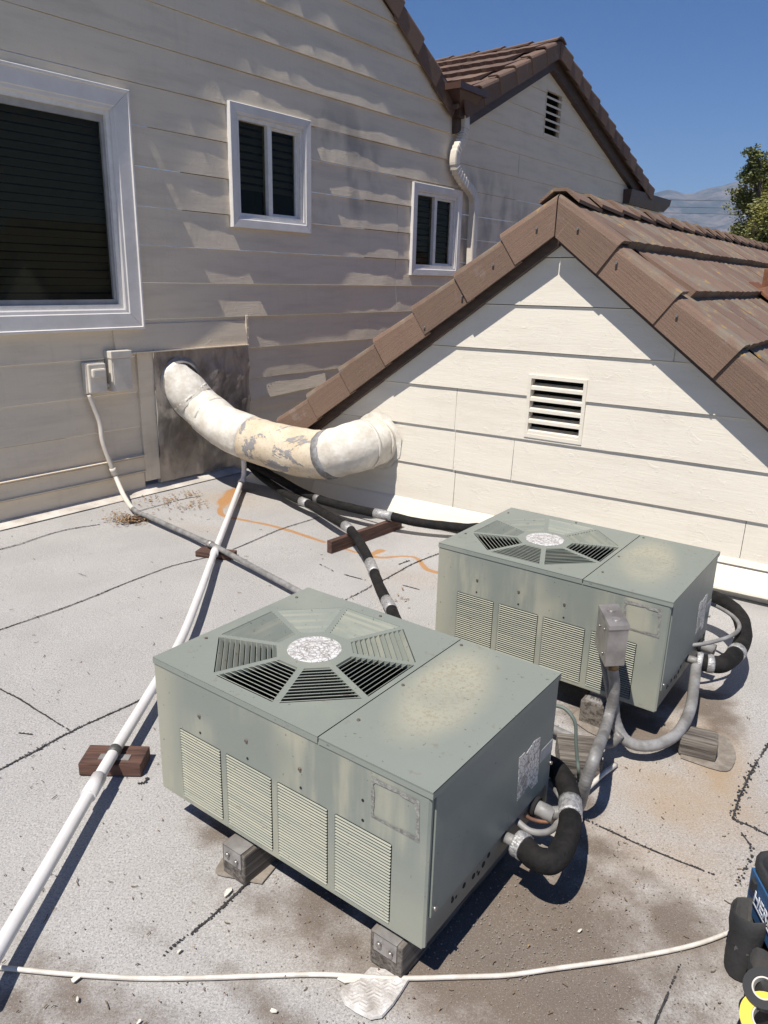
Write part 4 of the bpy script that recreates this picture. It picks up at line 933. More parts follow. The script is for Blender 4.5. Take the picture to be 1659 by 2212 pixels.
# ---- white pipe
def pipe(name, label, cat, pts, r, mat, n=14, sm=6, part="tube", wob=None, base=None):
    P = catmull(pts, sm) if sm else [V3(*p) for p in pts]; b = V3(*P[0]); b[2] = 0
    t = thing(name, label, cat, b); obj(part, M().tube(P, r, n, wob=wob), mat, t, world=True); return t, P
def band(t, P, f0, f1, r, mat, name="tape", n=14, wob=None):
    k = len(P); i0, i1 = int(f0*(k-1)), max(int(f0*(k-1))+1, int(f1*(k-1))); return obj(name, M().tube(P[i0:i1+1], r, n, wob=wob), mat, t, world=True)
zp = .076
wp_px = [(-60, 2160, zp), (0, 2046, zp), (100, 1876, zp), (225, 1660, zp), (322, 1500, zp), (388, 1388, zp), (430, 1285, zp), (464, 1192, .062), (495, 1112, .06), (520, 1045, .07)]
Pw = [fl(*q) for q in wp_px]; last = Pw[-1]
Pw = Pw+[last+V3(.012, .02, .025), last+V3(.02, .05, .08), last+V3(.02, .06, .2)]
t, P = pipe("drain_pipe", "long white plastic drain pipe running from the bottom left corner to the duct", "pipe", Pw, .0205, PVC, 16, 5)
def near_f(P, q):
    d = [np.linalg.norm(p-q) for p in P]; return d.index(min(d))/(len(P)-1)
for (px_, py_, dl) in [(212, 1683, .05), (462, 1196, .045), (522, 1038, .03)]:
    q = fl(px_, py_, zp); i = int(near_f(P, q)*(len(P)-1)); d = P[min(i+1, len(P)-1)]-P[i-1]; d /= np.linalg.norm(d)
    obj("coupling", M().tube([P[i]-d*dl, P[i]+d*dl], .0255, 16), PVC, t, world=True)
q = fl(241, 1632, .078); i = int(near_f(P, q)*(len(P)-1)); d = P[i+1]-P[i]; d /= np.linalg.norm(d); side = V3(d[1], -d[0], 0)
m = M().tube([q-d*.016, q+d*.016], .0235, 16); m.xf(Matrix.Translation(Vector(P[i]-q)))
o1 = obj("strap", m, simple("dark_strap", (0.10, 0.10, 0.095), (0.06, 0.06, 0.06), 20, .5), t, world=True)
cpos = P[i]; m = M().hexa([tuple(cpos+side*a+d*b+V3(0, 0, z)) for z in (-.0235, -.0205) for a, b in ((-.055, -.016), (.055, -.016), (.055, .016), (-.055, .016))]); obj("strap_foot", m, GALV, t, world=True)
# ---- grey conduit from the wall box, passing behind the near unit
bs, bz = wl(192, 852, .05)
cg = [Wp(bs, bz, .05), Wp(*wl(203, 880, .05), .05), Wp(*wl(216, 915, .055), .055), Wp(*wl(222, 955, .06), .06), Wp(*wl(240, 1005, .07), .07), Wp(*wl(252, 1035, .085), .085)]
cg += [fl(270, 1075, .085), fl(292, 1103, .05), fl(330, 1120, .052), fl(420, 1160, .055), fl(468, 1182, .070), fl(560, 1232, .055), fl(655, 1283, .05), fl(900, 1415, .05), fl(1100, 1522, .05), fl(1200, 1577, .05), fl(1270, 1605, .055), fl(1318, 1606, .075), fl(1340, 1585, .12)]
t, P = pipe("grey_conduit", "thin conduit dropping from the wall boxes and crossing the roof behind the near unit", "conduit", cg, .0175, GREYPVC, 12, 6)
f_ = near_f(P, fl(292, 1103, .05)); band(t, P, 0, f_*.98, .0178, BOXPAINT, "painted_length", 12); q = near_f(P, Wp(*wl(246, 1022, .075), .075)); band(t, P, q-.012, q+.012, .024, BOXPAINT, "coupling", 12)
q = near_f(P, fl(461, 1178, .07)); band(t, P, q-.006, q+.006, .0225, GALV, "strap", 12)
# ---- wall boxes
def wallbox(name, label, tl, br, d, loc=None):
    a, b = wl(*tl, d), wl(*br, d); t = thing(name, label, "electrical box", Wp((a[0]+b[0])/2, b[1], 0), math.radians(WALL_ANG)); return t, (a[0]-(a[0]+b[0])/2, b[0]-(a[0]+b[0])/2, 0.0, a[1]-b[1])
t, (x0, x1, z0, z1) = wallbox("outlet_box", "small painted outlet box with bulging cover, left of the taller wall box", (186, 783), (236, 848), .085)
m = M(); m.bbox(x0, x1, -.06, -.012, z0, z1, .008); obj("case", m, BOXPAINT, t)
m = M(); m.bbox(x0+.012, x1-.006, -.085, -.058, z0+.004, z1-.01, .010); obj("cover", m, BOXPAINT, t)
m = M(); m.bbox(x0+.03, x1-.02, -.112, -.08, z0+(z1-z0)*.52, z1-.045, .013); obj("cover_bulge", m, BOXPAINT, t)
m = M().tube([(x1-.01, -.04, z0+.05), (x1+.05, -.04, z0+.05)], .017, 10); obj("nipple", m, BOXPAINT, t)
t, (x0, x1, z0, z1) = wallbox("outlet_box", "taller painted wall box with lipped lid beside the trim board", (240, 757), (290, 842), .11)
m = M(); m.bbox(x0, x1, -.10, -.012, z0, z1-.03, .005); obj("case", m, BOXPAINT, t)
m = M(); m.bbox(x0-.006, x1+.006, -.112, -.01, z1-.055, z1, .006); obj("lid", m, BOXPAINT, t)
obj("cover_plate", M().box(x0+.012, x1-.004, -.104, -.099, z0+.004, z1-.06), BOXPAINT, t)

# ---- duct between the two walls
dA, dB = Wp(*wl(384, 824), 0), Gp(*gl(818, 952), 0)
mA, mB = Wp(*wl(392, 815), .16)+V3(.02, 0, -.02), Gp(*gl(818, 955), .30)
nv = np.cross(mB-mA, V3(0, 0, 1)); nv /= np.linalg.norm(nv)
def dm(px_, py_, back=0.0): return onplane(px_, py_, mA+nv*back, nv)
Pd = [dA-WN*.06-WD*.06+V3(0, 0, .06), Wp(*wl(402, 846, .075), .075), Wp(*wl(430, 876, .16), .16), dm(482, 920), dm(552, 952), dm(632, 976), dm(700, 984), dm(748, 968)*.55+mB*.45, dB+GN*.13, dB-GN*.05]
Pl = [a+(b-a)*k/7 for a, b in zip(Pd[:-1], Pd[1:]) for k in range(7)]+[Pd[-1]]
Pd = [a*.55+b*.45 for a, b in zip(Pl, catmull(Pd, 7))]
duct = thing("duct", "fat patched air duct in white mastic and tan canvas bending between the two walls", "duct", (dA+dB)/2*V3(1, 1, 0))
def wobD(t, th, p): return 1+.035*fbm(p[0]*5, p[1]*5, p[2]*5)+.028*fbm(p[0]*13+th*1.3, p[1]*13+math.cos(th)*2, p[2]*13+math.sin(th)*2)+.02*abs(math.sin(2.5*th+9*p[0]))
nP = len(Pd)
def rD(a, b, r0, r1): return lambda t: r0+(r1-r0)*t
i1, i2 = int(nP*.43), int(nP*.70)
obj("wall_elbow", M().tube(Pd[:i1+1], lambda t: .162+.012*t, 30, wob=wobD), CANVASW, duct, world=True)
obj("canvas_section", M().tube(Pd[i1:i2+1], lambda t: .176+.012*math.sin(t*PI), 30, wob=lambda t, th, p: wobD(t, th, p)-.09*max(0, math.sin(th+1.0))*math.sin(t*PI)), CANVAS, duct, world=True)
obj("sealant_ring", M().tube(Pd[i2-1:i2+2], lambda t: .184, 30, wob=lambda t, th, p: 1+.05*fbm(th*3, t*4)), SEAL, duct, world=True)
obj("gable_elbow", M().tube(Pd[i2:], lambda t: .176+.006*math.sin(t*PI), 30, wob=wobD), CANVASW, duct, world=True)
k5 = i2+int((nP-i2)*.45); obj("elbow_seam", M().tube(Pd[k5:k5+2], .188, 30, wob=wobD), CANVASW, duct, world=True)
for kk_, rr_ in ((int(i1*.34), .164), (int(i1*.66), .168)):
    obj("lap_band", M().tube(Pd[kk_:kk_+2], rr_+.002, 30, wob=wobD), CANVASW, duct, world=True)
k6 = i2+int((nP-i2)*.72); obj("lap_band", M().tube(Pd[k6:k6+2], .185, 30, wob=wobD), CANVASW, duct, world=True)
m = M(); c = dA; n = 28
ring = lambda r, d, ph: [c+WN*(d+.006*math.sin(3*j*2*PI/n+ph))+WD*r*math.cos(2*PI*j/n)+V3(0, 0, 1)*r*math.sin(2*PI*j/n) for j in range(n)]
r1_, r2_ = ring(.205, .040, 0), ring(.158, .075, 1); m.add(r1_+r2_, [(j, (j+1) % n, n+(j+1) % n, n+j) for j in range(n)], True); obj("wall_collar", m, SHEET, duct, world=True)
m = M(); c = dB; r1_ = [c+GN*(.020+.003*fbm(j, 3))+GD*(.215+.03*fbm(j*.9, 1.1))*math.cos(2*PI*j/n)+V3(0, 0, 1)*(.215+.03*fbm(j*.9, 5.1))*math.sin(2*PI*j/n) for j in range(n)]
r2_ = [c+GN*.024+GD*.17*math.cos(2*PI*j/n)+V3(0, 0, 1)*.17*math.sin(2*PI*j/n) for j in range(n)]; m.add(r1_+r2_, [(j, (j+1) % n, n+(j+1) % n, n+j) for j in range(n)], True); m.f = [tuple(reversed(q)) for q in m.f]; obj("mastic_collar", m, CANVASW, duct, world=True)

# ---- insulated line sets
wobF = lambda t, th, p: 1+.06*fbm(p[0]*14, p[1]*14, p[2]*14+th*.3)
LA = [(535, 1000, .16), (565, 1030, .12), (620, 1068, .10), (665, 1088, .105), (705, 1112, .11), (752, 1140, .122), (782, 1180, .11), (802, 1222, .075), (822, 1272, .06), (846, 1318, .05), (858, 1345, .05)]
pts = [fl(*q) for q in LA]+[A(.62, .80, -.05), A(.80, .79, .0), A(.952, .80, .055)]
t, P = pipe("insulated_pipe", "nearer black foam insulated pipe bending over the dark timber toward the near unit", "pipe", pts, .030, FOAM, 14, 6, "foam_sleeve", wobF)
for (x, y, z, w_) in [(663, 1086, .105, .02), (757, 1148, .12, .02), (805, 1230, .07, .022), (840, 1308, .055, .022)]:
    f_ = near_f(P, fl(x, y, z)); band(t, P, f_-w_, f_+w_*.6, .0330, TAPE, wob=wobF)
LB = [(545, 1003, .20), (600, 1034, .16), (650, 1062, .13), (700, 1082, .12), (770, 1100, .125), (848, 1116, .122), (910, 1130, .10), (1000, 1140, .09), (1060, 1150, .09)]
pts = [fl(*q) for q in LB]+[B(.30, .80, .0), B(.60, .80, .0), B(.80, .82, .02)]
t2, P2 = pipe("insulated_pipe", "farther black foam insulated pipe running along the gable wall behind the farther unit", "pipe", pts, .032, FOAM, 14, 6, "foam_sleeve", wobF)
f_ = near_f(P2, fl(835, 1114, .122)); band(t2, P2, f_-.02, f_+.022, .0350, TAPE, wob=wobF)
f_ = near_f(P2, fl(692, 1080, .12)); band(t2, P2, f_-.01, f_+.012, .0350, GREYPVC, wob=wobF)
pipe("liquid_line", "thin pale liquid tube hanging beside the nearer insulated pipe", "tube", [fl(*q) for q in [(560, 1025, .10), (615, 1072, .07), (655, 1092, .05), (690, 1112, .04), (735, 1140, .07), (750, 1148, .09)]], .008, CABLE, 8)
pipe("liquid_line", "thin pale liquid tube along the gable wall below the farther insulated pipe", "tube", [fl(*q) for q in [(640, 1068, .09), (700, 1085, .08), (770, 1100, .08), (832, 1116, .085)]], .008, CABLE, 8)

# ---- suction line loops at the right of each unit
la = [A(1.045, .416, .055), A(1.075, .412, .055), A(1.112, .395, .055), A(1.152, .405, .055), A(1.163, .45, .058), A(1.150, .53, .062), A(1.115, .63, .06), A(1.065, .73, .055), A(.99, .82, .04), A(.90, .86, .02)]
t, P = pipe("suction_loop", "thick black foam pipe loop at the near unit's right side", "pipe", la, .034, FOAM, 16, 7, "foam_sleeve", wobF)
band(t, P, 0, .12, .038, TAPE, wob=wobF); f_ = near_f(P, A(1.105, .645, .06)); band(t, P, f_-.045, f_+.04, .037, TAPE, wob=wobF)
lb = [B(1.045, .416, .055), B(1.10, .43, .055), B(1.145, .47, .055), B(1.165, .60, .06), B(1.16, .75, .07), B(1.11, .93, .08), B(1.02, 1.07, .08), B(.90, 1.14, .07), B(.72, 1.12, .04), B(.5, .92, .0)]
t, P = pipe("suction_loop", "thick black foam pipe loop sweeping round the farther unit's right side", "pipe", lb, .036, FOAM, 16, 7, "foam_sleeve", wobF)
band(t, P, 0, .055, .040, TAPE, wob=wobF); band(t, P, .095, .135, .039, TAPE, wob=wobF); f_ = near_f(P, B(1.165, .62, .06)); band(t, P, f_-.02, f_+.015, .039, TAPE, wob=wobF)
pipe("liquid_tube", "thin grey tube curving from the near unit's side beneath its black loop", "tube", [A(1.0, .50, .055), A(1.05, .495, .045), A(1.09, .53, .04), A(1.10, .60, .04), A(1.08, .68, .03), A(.98, .79, .01)], .010, GREYPVC, 10)
pipe("liquid_tube", "thin grey tube bowing out and back at the farther unit's right side", "tube", [B(1.0, .45, .10), B(1.06, .50, .11), B(1.13, .62, .12), B(1.14, .72, .13), B(1.09, .80, .14), B(.99, .85, .15), B(.9, .87, .14)], .009, GREYPVC, 10)
pipe("copper_tube", "short bent copper tube beside the near unit's power fitting", "tube", [A(1.0, .545, .05), A(1.03, .56, .032), A(1.07, .59, .028), A(1.09, .63, .05)], .006, COPPER, 8)

# ---- steel switch box on two conduits
ZT = .585
tc = [fl(1317, 1352, ZT), fl(1360, 1350, ZT), fl(1335, 1305, ZT), fl(1294, 1307, ZT)]
ZB = ZT-.158
BX = (tc[0]+tc[2])/2; BX[2] = 0
sb = thing("switch_box", "weathered steel disconnect box raised on two flexible conduits between the units", "electrical box", BX, 0)
def bx8(z0, z1, g): return [tuple((p-BX)*V3(1+g, 1+g, 0)+V3(0, 0, z0)) for p in tc]+[tuple((p-BX)*V3(1+g, 1+g, 0)+V3(0, 0, z1)) for p in tc]
obj("case", M().hexa(bx8(ZB, ZT-.002, 0)), STEEL, sb)
obj("lid", M().hexa(bx8(ZT-.016, ZT, .035)), STEEL, sb)
d_ = (tc[3]-tc[0]); w_ = (tc[1]-tc[0]); sd = V3(-d_[1], d_[0], 0)/np.linalg.norm(d_); sd = sd if sd@w_ < 0 else -sd
for f in (.28, .72):
    c = (tc[0]+tc[1])/2-BX+d_*f; obj("knockout", M().cyl((c[0], c[1], ZT-.001), (c[0], c[1], ZT+.003), .015, 16), STEEL, sb)
for f, z in [(.25, .03), (.7, .10), (.3, .12)]:
    c = tc[0]-BX+d_*f; c[2] = ZB+z; obj("screw", M().cyl(tuple(c), tuple(c+sd*.006), .005, 8), SCREW, sb)
top, bot = ZT, ZB
c1 = tc[0]+(tc[1]-tc[0])*.55+d_*.22; c1[2] = bot; c2 = tc[0]+(tc[1]-tc[0])*.35+d_*.70; c2[2] = bot
obj("brass_fitting", M().tube([c1+V3(0, 0, .002), c1-V3(0, 0, .030)], .024, 8), simple("brass", (0.26, 0.17, 0.08), (0.17, 0.12, 0.07), 20, .4, .6), sb, world=True)
def flex(t, th, p): return 1+.035*math.sin(t*430)
pts = [c1-V3(0, 0, .02), onplane(1327, 1490, BX, V3(-.6, -.8, 0)), onplane(1312, 1560, BX-V3(.02, .03, 0), V3(-.6, -.8, 0)), onplane(1290, 1620, A(1.16, .86, 0), V3(-.6, -.8, 0)), onplane(1268, 1680, A(1.14, .80, 0), V3(-.6, -.8, 0)), fl(1248, 1745, .06), A(1.10, .64, .045), A(1.06, .60, .045)]
pipe("flexible_conduit", "ribbed grey flexible conduit curving from the switch box to the near unit", "conduit", pts, .020, GREYPVC, 12, 26, "conduit", flex)
pts = [c2, onplane(1322, 1500, BX+V3(.02, .03, 0), V3(-.6, -.8, 0)), fl(1328, 1560, .14), fl(1352, 1600, .09), fl(1400, 1612, .075), fl(1445, 1600, .08), fl(1478, 1565, .10), B(1.075, .10, .07), B(1.06, .22, .12), B(1.05, .40, .10), B(1.06, .58, .05)]
pts = [c2, onplane(1322, 1500, BX+V3(.02, .03, 0), V3(-.6, -.8, 0)), fl(1330, 1560, .14), fl(1356, 1602, .085), fl(1410, 1610, .075), fl(1462, 1585, .085), fl(1490, 1535, .12), fl(1499, 1480, .16), fl(1504, 1440, .19)]
pipe("flexible_conduit", "smooth grey conduit looping along the roof and rising beside the farther unit", "conduit", pts, .022, GREYPVC, 12, 10, "conduit", lambda t, th, p: 1+(.03*math.sin(t*300) if t < .55 else 0))
pipe("ground_wire", "thin green ground wire hanging beside the ribbed conduit", "wire", [onplane(x, y, A(1.12, .83, 0), V3(-.6, -.8, 0)) for x, y in [(1196, 1523), (1222, 1532), (1242, 1560), (1244, 1600), (1247, 1640), (1250, 1670)]]+[fl(1246, 1700, .07), A(1.06, .66, .02)], .006, GREENW, 8)
pipe("cable_stub", "short white braided cable end on the roof beside the ribbed conduit", "cable", [fl(*q) for q in [(1250, 1722, .02), (1278, 1695, .03), (1305, 1670, .03), (1330, 1652, .01)]], .009, CABLE, 8)
# ---- white cable across the foreground
pts = [fl(x, y, .0105) for x, y in [(-80, 2082), (0, 2090), (60, 2096), (160, 2105), (300, 2113), (440, 2112), (560, 2108), (700, 2105), (850, 2113), (1000, 2110), (1100, 2106), (1200, 2092), (1350, 2071), (1480, 2046), (1560, 2020), (1620, 1990), (1700, 1940)]]
pipe("roof_cable", "thin paint flecked white cable lying across the foreground roof", "cable", pts, .0062, CABLE, 8, 8)

# ---- white patterned sole pad and paint chips
pp = [fl(x, y) for x, y in [(733, 2150), (745, 2135), (775, 2122), (800, 2095), (835, 2100), (862, 2118), (884, 2122), (868, 2148), (850, 2175), (825, 2203), (800, 2207), (770, 2192), (745, 2175)]]
c = sum(pp)/len(pp); m = M(); n = len(pp); m.add([(p[0]-c[0], p[1]-c[1], .0055) for p in pp]+[((p[0]-c[0])*.97, (p[1]-c[1])*.97, .012) for p in pp], [(i, (i+1) % n, n+(i+1) % n, n+i) for i in range(n)]+[tuple(range(n, 2*n))]); m.f = [tuple(reversed(q)) for q in m.f] if sum((pp[i]-c)[0]*(pp[(i+1) % n]-c)[1]-(pp[(i+1) % n]-c)[0]*(pp[i]-c)[1] for i in range(n)) < 0 else m.f
PADM = simple("flaking_white_paint", (0.66, 0.64, 0.61), (0.30, 0.27, 0.24), 26, .7, 0, .6, 90)
o = thing("sole_pad", "flat rounded piece of white chevron patterned sheet lying by the foreground cable", "pad", (c[0], c[1], 0)); obj("sheet", m, PADM, o)
def inside(x, y):
    s = 0
    for i in range(n):
        a, b = pp[i]-c, pp[(i+1) % n]-c
        if (a[1] > y) != (b[1] > y) and x < (b[0]-a[0])*(y-a[1])/(b[1]-a[1])+a[0]: s ^= 1
    return s
m = M()
for row in range(-12, 13):
    for colx in range(-9, 10):
        x = colx*.018; sg = 1 if colx % 2 else -1; y = row*.0105; x2 = x+.018; ya, yb = y-sg*.005, y+sg*.005
        if inside(x*1.08, ya*1.08) and inside(x2*1.08, yb*1.08): m.hexa([(x, ya-.0022, .0118), (x2, yb-.0022, .0118), (x2, yb+.0022, .0118), (x, ya+.0022, .0118), (x, ya-.0015, .0130), (x2, yb-.0015, .0130), (x2, yb+.0015, .0130), (x, ya+.0015, .0130)])
r_ = obj("chevron_ribs", m, PADM, o); r_["kind"] = "stuff"
CHIP = simple("paint_chip_white", (0.74, 0.70, 0.60), (0.58, 0.54, 0.46), 40, .6)
chips = [((755, 2119), .05, "white paint chip against the foreground cable beside the chevron pad"), ((168, 2118), .035, "crumpled white paint chip below the left end of the foreground cable"), ((492, 1933), .028, "narrow white chip beside the near left sleeper"), ((388, 2060), .016, "tiny white chip above the foreground cable"), ((592, 2190), .018, "sliver of white paint on the grimy front roof"), ((300, 2215), .012, "speck of white paint at the bottom edge"), ((168, 2165), .012, "pale speck on the dirty roof near the bottom left"), ((1252, 2015), .014, "pale leaf shaped chip on brown dirt before the toolbag")]
for i, ((x, y), s, lab) in enumerate(chips):
    p = fl(x, y); r = random.Random(i); k = 6; s *= .72; pts = [(s*(.6+.5*r.random())*math.cos(2*PI*j/k), s*.45*(.6+.5*r.random())*math.sin(2*PI*j/k), .008+.006*r.random()) for j in range(k)]
    m = M().add(pts+[(a, b, z-.003) for a, b, z in pts], [tuple(range(k)), tuple(reversed(range(k, 2*k)))]+[(j, k+j, k+(j+1) % k, (j+1) % k) for j in range(k)]); o = obj("paint_chip", m, CHIP); o.location = p; o.rotation_euler = (0, 0, [.1, .9, 1.25, 1, 0, 1, 2, .4][i]); tag(o, lab, "paint chip", "paint chips scattered on the roof")
# ---- dry leaves and twigs
LEAF = simple("dry_leaf", (0.34, 0.22, 0.11), (0.15, 0.085, 0.045), 30, .7)
def leaf(m, p, s, r):
    a = r.uniform(0, 2*PI); c_, s_ = math.cos(a), math.sin(a); h = r.uniform(.002, .012); tl = r.uniform(-.5, .5)
    q = [(-s, 0, 0), (-.2*s, -.42*s, h), (s, 0, h*.4), (-.1*s, .42*s, h+tl*.3*s)]
    m.add([(p[0]+x*c_-y*s_, p[1]+x*s_+y*c_, p[2]+.006+z) for x, y, z in q], [(0, 1, 2, 3)])
lm_ = M(); r = random.Random(5)
for (x, y, sx, sy, k, hp) in [(275, 1127, 22, 6, 300, .035), (368, 1079, 10, 6, 34, .01), (345, 1090, 30, 7, 40, .006), (410, 1069, 12, 5, 40, .012), (425, 1092, 11, 7, 34, .012), (330, 1078, 9, 4, 18, .008), (395, 1098, 14, 5, 20, .006), (380, 1105, 60, 18, 26, 0), (1330, 1885, 120, 120, 16, 0), (600, 2150, 300, 60, 16, 0), (860, 1295, 20, 10, 12, 0), (640, 1990, 70, 70, 14, 0)]:
    for _ in range(k):
        p = fl(x+r.gauss(0, sx), y+r.gauss(0, sy)); p[2] = r.random()*hp; leaf(lm_, p, r.uniform(.008, .016)*(1 if y < 1300 else .42), r)
o = obj("leaf_litter", lm_, LEAF); o["kind"] = "stuff"; o["label"] = "dry brown leaves heaped at the conduit and scattered over the roof"
TWIG = simple("twig_brown", (0.10, 0.07, 0.05), (0.22, 0.16, 0.10), 20, .8); tm = M(); r = random.Random(9)
for i in range(330):
    x, y = r.uniform(-20, 1680), r.uniform(1110, 2212); p = fl(x, y, .007)
    if (MA.inverted() @ Vector(p)).x > -.05 and 0 < (MA.inverted() @ Vector(p)).y < .7 and (MA.inverted() @ Vector(p)).x < 1.05: continue
    L = r.uniform(.005, .020)*(2.2 if r.random() < .07 else 1)*(1.25 if y < 1500 else .8); a = r.uniform(0, PI); w_ = r.uniform(.0005, .0012); d = V3(math.cos(a), math.sin(a), 0); q = V3(-d[1], d[0], 0); b = q*r.uniform(-.25, .25)*L
    P4 = [p-d*L/2, p+b, p+d*L/2]
    for u_, v_ in zip(P4[:-1], P4[1:]): tm.hexa([tuple(u_-q*w_-V3(0, 0, .002)), tuple(v_-q*w_-V3(0, 0, .002)), tuple(v_+q*w_-V3(0, 0, .002)), tuple(u_+q*w_-V3(0, 0, .002)), tuple(u_-q*w_), tuple(v_-q*w_), tuple(v_+q*w_), tuple(u_+q*w_)])
o = obj("twig_debris", tm, TWIG); o["kind"] = "stuff"; o["label"] = "fine twigs and stems strewn over the flat roof"
GR = simple("dirt_grit", (0.10, 0.08, 0.065), (0.42, 0.38, 0.33), 900, .9); gm = M(); r = random.Random(19)
for i in range(1500):
    x, y = (r.uniform(0, 1659), r.uniform(1250, 2212)) if r.random() < .35 else (r.gauss(1150, 260), r.gauss(1990, 140)); p = fl(x, y, .004); s = r.uniform(.0012, .0035)
    gm.add([tuple(p+V3(s, 0, 0)), tuple(p+V3(0, s, 0)), tuple(p+V3(-s, 0, 0)), tuple(p+V3(0, -s, 0)), tuple(p+V3(0, 0, s*1.3))], [(0, 1, 4), (1, 2, 4), (2, 3, 4), (3, 0, 4)])
o = obj("roof_grit", gm, GR); o["kind"] = "stuff"; o["label"] = "loose grit on the dirty part of the roof"

# ---- tool bag with rolls of tape
BLACKF = simple("black_ballistic_cloth", (0.018, 0.018, 0.019), (0.036, 0.035, 0.035), 14, .8, 0, .7, 45)
BLUEF = simple("blue_cloth", (0.020, 0.085, 0.20), (0.028, 0.105, 0.24), 30, .6, 0, .3, 300)
WHITE = NT("white_print", .6).color((0.72, 0.74, 0.78)).m
tp0 = fl(1614, 1884, .28); tp1 = fl(1660, 1972, .28); bd = tp1-tp0; bd /= np.linalg.norm(bd)
bag = thing("tool_bag", "open black and blue tool bag with white lettering at the right edge", "tool bag", (tp0[0]+.034, tp0[1], 0), math.atan2(bd[1], bd[0]))
# local: x runs along the lettered side towards the camera, y away from it into the bag
Lb, Wb = .36, .22
ybag = V3(-bd[1], bd[0], 0); iny = 1.0 if (ybag@V3(1, 0, 0)) > 0 else -1.0
def shell(m, z0, z1, inset0, inset1, th):
    def ringp(z, ins, k): 
        r = .05; pts = []
        for (cx_, cy_, a0) in [(Lb-r-ins, r+ins, -90), (Lb-r-ins, Wb-r-ins, 0), (r+ins-.06, Wb-r-ins, 90), (r+ins-.06, r+ins, 180)]:
            for j in range(4): a = math.radians(a0+30*j); pts.append((cx_+r*math.cos(a), (cy_+r*math.sin(a))*iny, z))
        return pts
    R = [ringp(z0, inset0, 0), ringp(z1, inset1, 0), ringp(z1+.004, inset1+th/2, 0), ringp(z1, inset1+th, 0), ringp(z0+.02, inset0+th, 0)]; n = len(R[0]); vs_ = sum(R, []); ff = [(i*n+j, i*n+(j+1) % n, (i+1)*n+(j+1) % n, (i+1)*n+j) for i in range(4) for j in range(n)]+[tuple(range(4*n, 5*n))]
    m.add(vs_, ff if iny > 0 else [tuple(reversed(q)) for q in ff], True); return m
obj("bag_body", shell(M(), .004, .285, .012, 0, .008), BLACKF, bag)
obj("bag_rim", shell(M(), .270, .297, -.004, -.004, .014), BLACKF, bag)
m = M(); m.hexa([(-.03, -.004*iny, .15), (Lb-.04, -.004*iny, .15), (Lb-.04, .004*iny, .15), (-.03, .004*iny, .15), (-.03, -.008*iny, .268), (Lb-.04, -.008*iny, .268), (Lb-.04, .002*iny, .268), (-.03, .002*iny, .268)])
if iny < 0: m.f = [tuple(reversed(q)) for q in m.f]
pnl = obj("blue_panel", m, BLUEF, bag)
def text_mesh(txt, size, name):
    cu = bpy.data.curves.new(name, 'FONT'); cu.body = txt; cu.size = size; cu.extrude = .0006; cu.offset = .0006; cu.align_x = 'LEFT'
    to = bpy.data.objects.new(name, cu); COL.objects.link(to); dg = bpy.context.evaluated_depsgraph_get(); me = bpy.data.meshes.new_from_object(to.evaluated_get(dg)); bpy.data.objects.remove(to); bpy.data.curves.remove(cu); return me
tme = text_mesh("HERCULES", .045, "lettering"); tme.materials.append(WHITE)
lo = obj("lettering", tme, None, pnl)
lo.location = (.012, -.0105*iny, .205); lo.rotation_euler = (PI/2, 0, 0) if iny > 0 else (PI/2, 0, PI)
obj("underline", M().box(.012, .27, -.0095*iny-.0005, -.0095*iny+.0005, .194, .198), WHITE, pnl)
# end pocket and side pocket
def pocket(m, cx_, cy_, rx, ry, z0, z1, lean=0.0):
    n = 18; R = []
    for (z, k, ) in [(z0, .80), (z0+(z1-z0)*.2, .97), (z0+(z1-z0)*.5, .93), (z0+(z1-z0)*.75, 1.03), (z1, 1.04), (z1+.002, .99), (z0+.03, .8)]:
        R.append([(cx_+rx*k*(1+.09*fbm(math.cos(2*PI*j/n)*1.6, math.sin(2*PI*j/n)*1.6, z*14+cx_*9))*math.cos(2*PI*j/n)+lean*z, cy_+ry*k*(1+.12*fbm(math.sin(2*PI*j/n)*1.7, z*16, cx_*7))*math.sin(2*PI*j/n), z*(1+.05*math.cos(2*PI*j/n-.6) if z > (z0+z1)*.6 else 1)) for j in range(n)])
    vs_ = sum(R, []); m.add(vs_, [(i*n+j, i*n+(j+1) % n, (i+1)*n+(j+1) % n, (i+1)*n+j) for i in range(6) for j in range(n)]+[tuple(range(6*n, 7*n))], True); return m
obj("side_pocket", pocket(M(), .045, -.028*iny, .052, .04, .006, .20), BLACKF, bag)
LIN = simple("grey_pocket_lining", (0.13, 0.125, 0.12), (0.09, 0.088, 0.085), 40, .8)
m = M(); n = 18; m.add([(.045+.0505*math.cos(2*PI*j/n), (-.028+.039*math.sin(2*PI*j/n))*iny, .196+.008*math.cos(2*PI*j/n-.6)) for j in range(n)]+[(.045+.046*math.cos(2*PI*j/n), (-.028+.035*math.sin(2*PI*j/n))*iny, .06) for j in range(n)], [(j, (j+1) % n, n+(j+1) % n, n+j) for j in range(n)]); obj("pocket_lining", m, LIN, bag)
obj("side_pocket", pocket(M(), .19, -.026*iny, .085, .036, .006, .150), BLACKF, bag)
m = M(); m.bbox(-.01, .012, -.016, .0, .225, .255, .004); m.v = [(x, y*iny, z) for x, y, z in m.v]; obj("strap_loop", m, BLACKF, bag)
bm_ = mw(bag)
def BG(x, y, z): return V3(*(bm_ @ Vector((x, y*iny, z))))
t = thing("screwdriver", "black screwdriver handle with yellow and red rings standing in the tool bag", "screwdriver", BG(.06, .06, .05))
p0, p1 = BG(.08, .055, .10), BG(.045, .045, .30); d = (p1-p0)/np.linalg.norm(p1-p0)
obj("handle", M().tube([p0, p1], .012, 12), BLACKF, t, world=True); obj("yellow_ring", M().tube([p1, p1+d*.014], .0135, 12), NT("yellow_plastic", .4).color((0.75, 0.52, 0.02)).m, t, world=True)
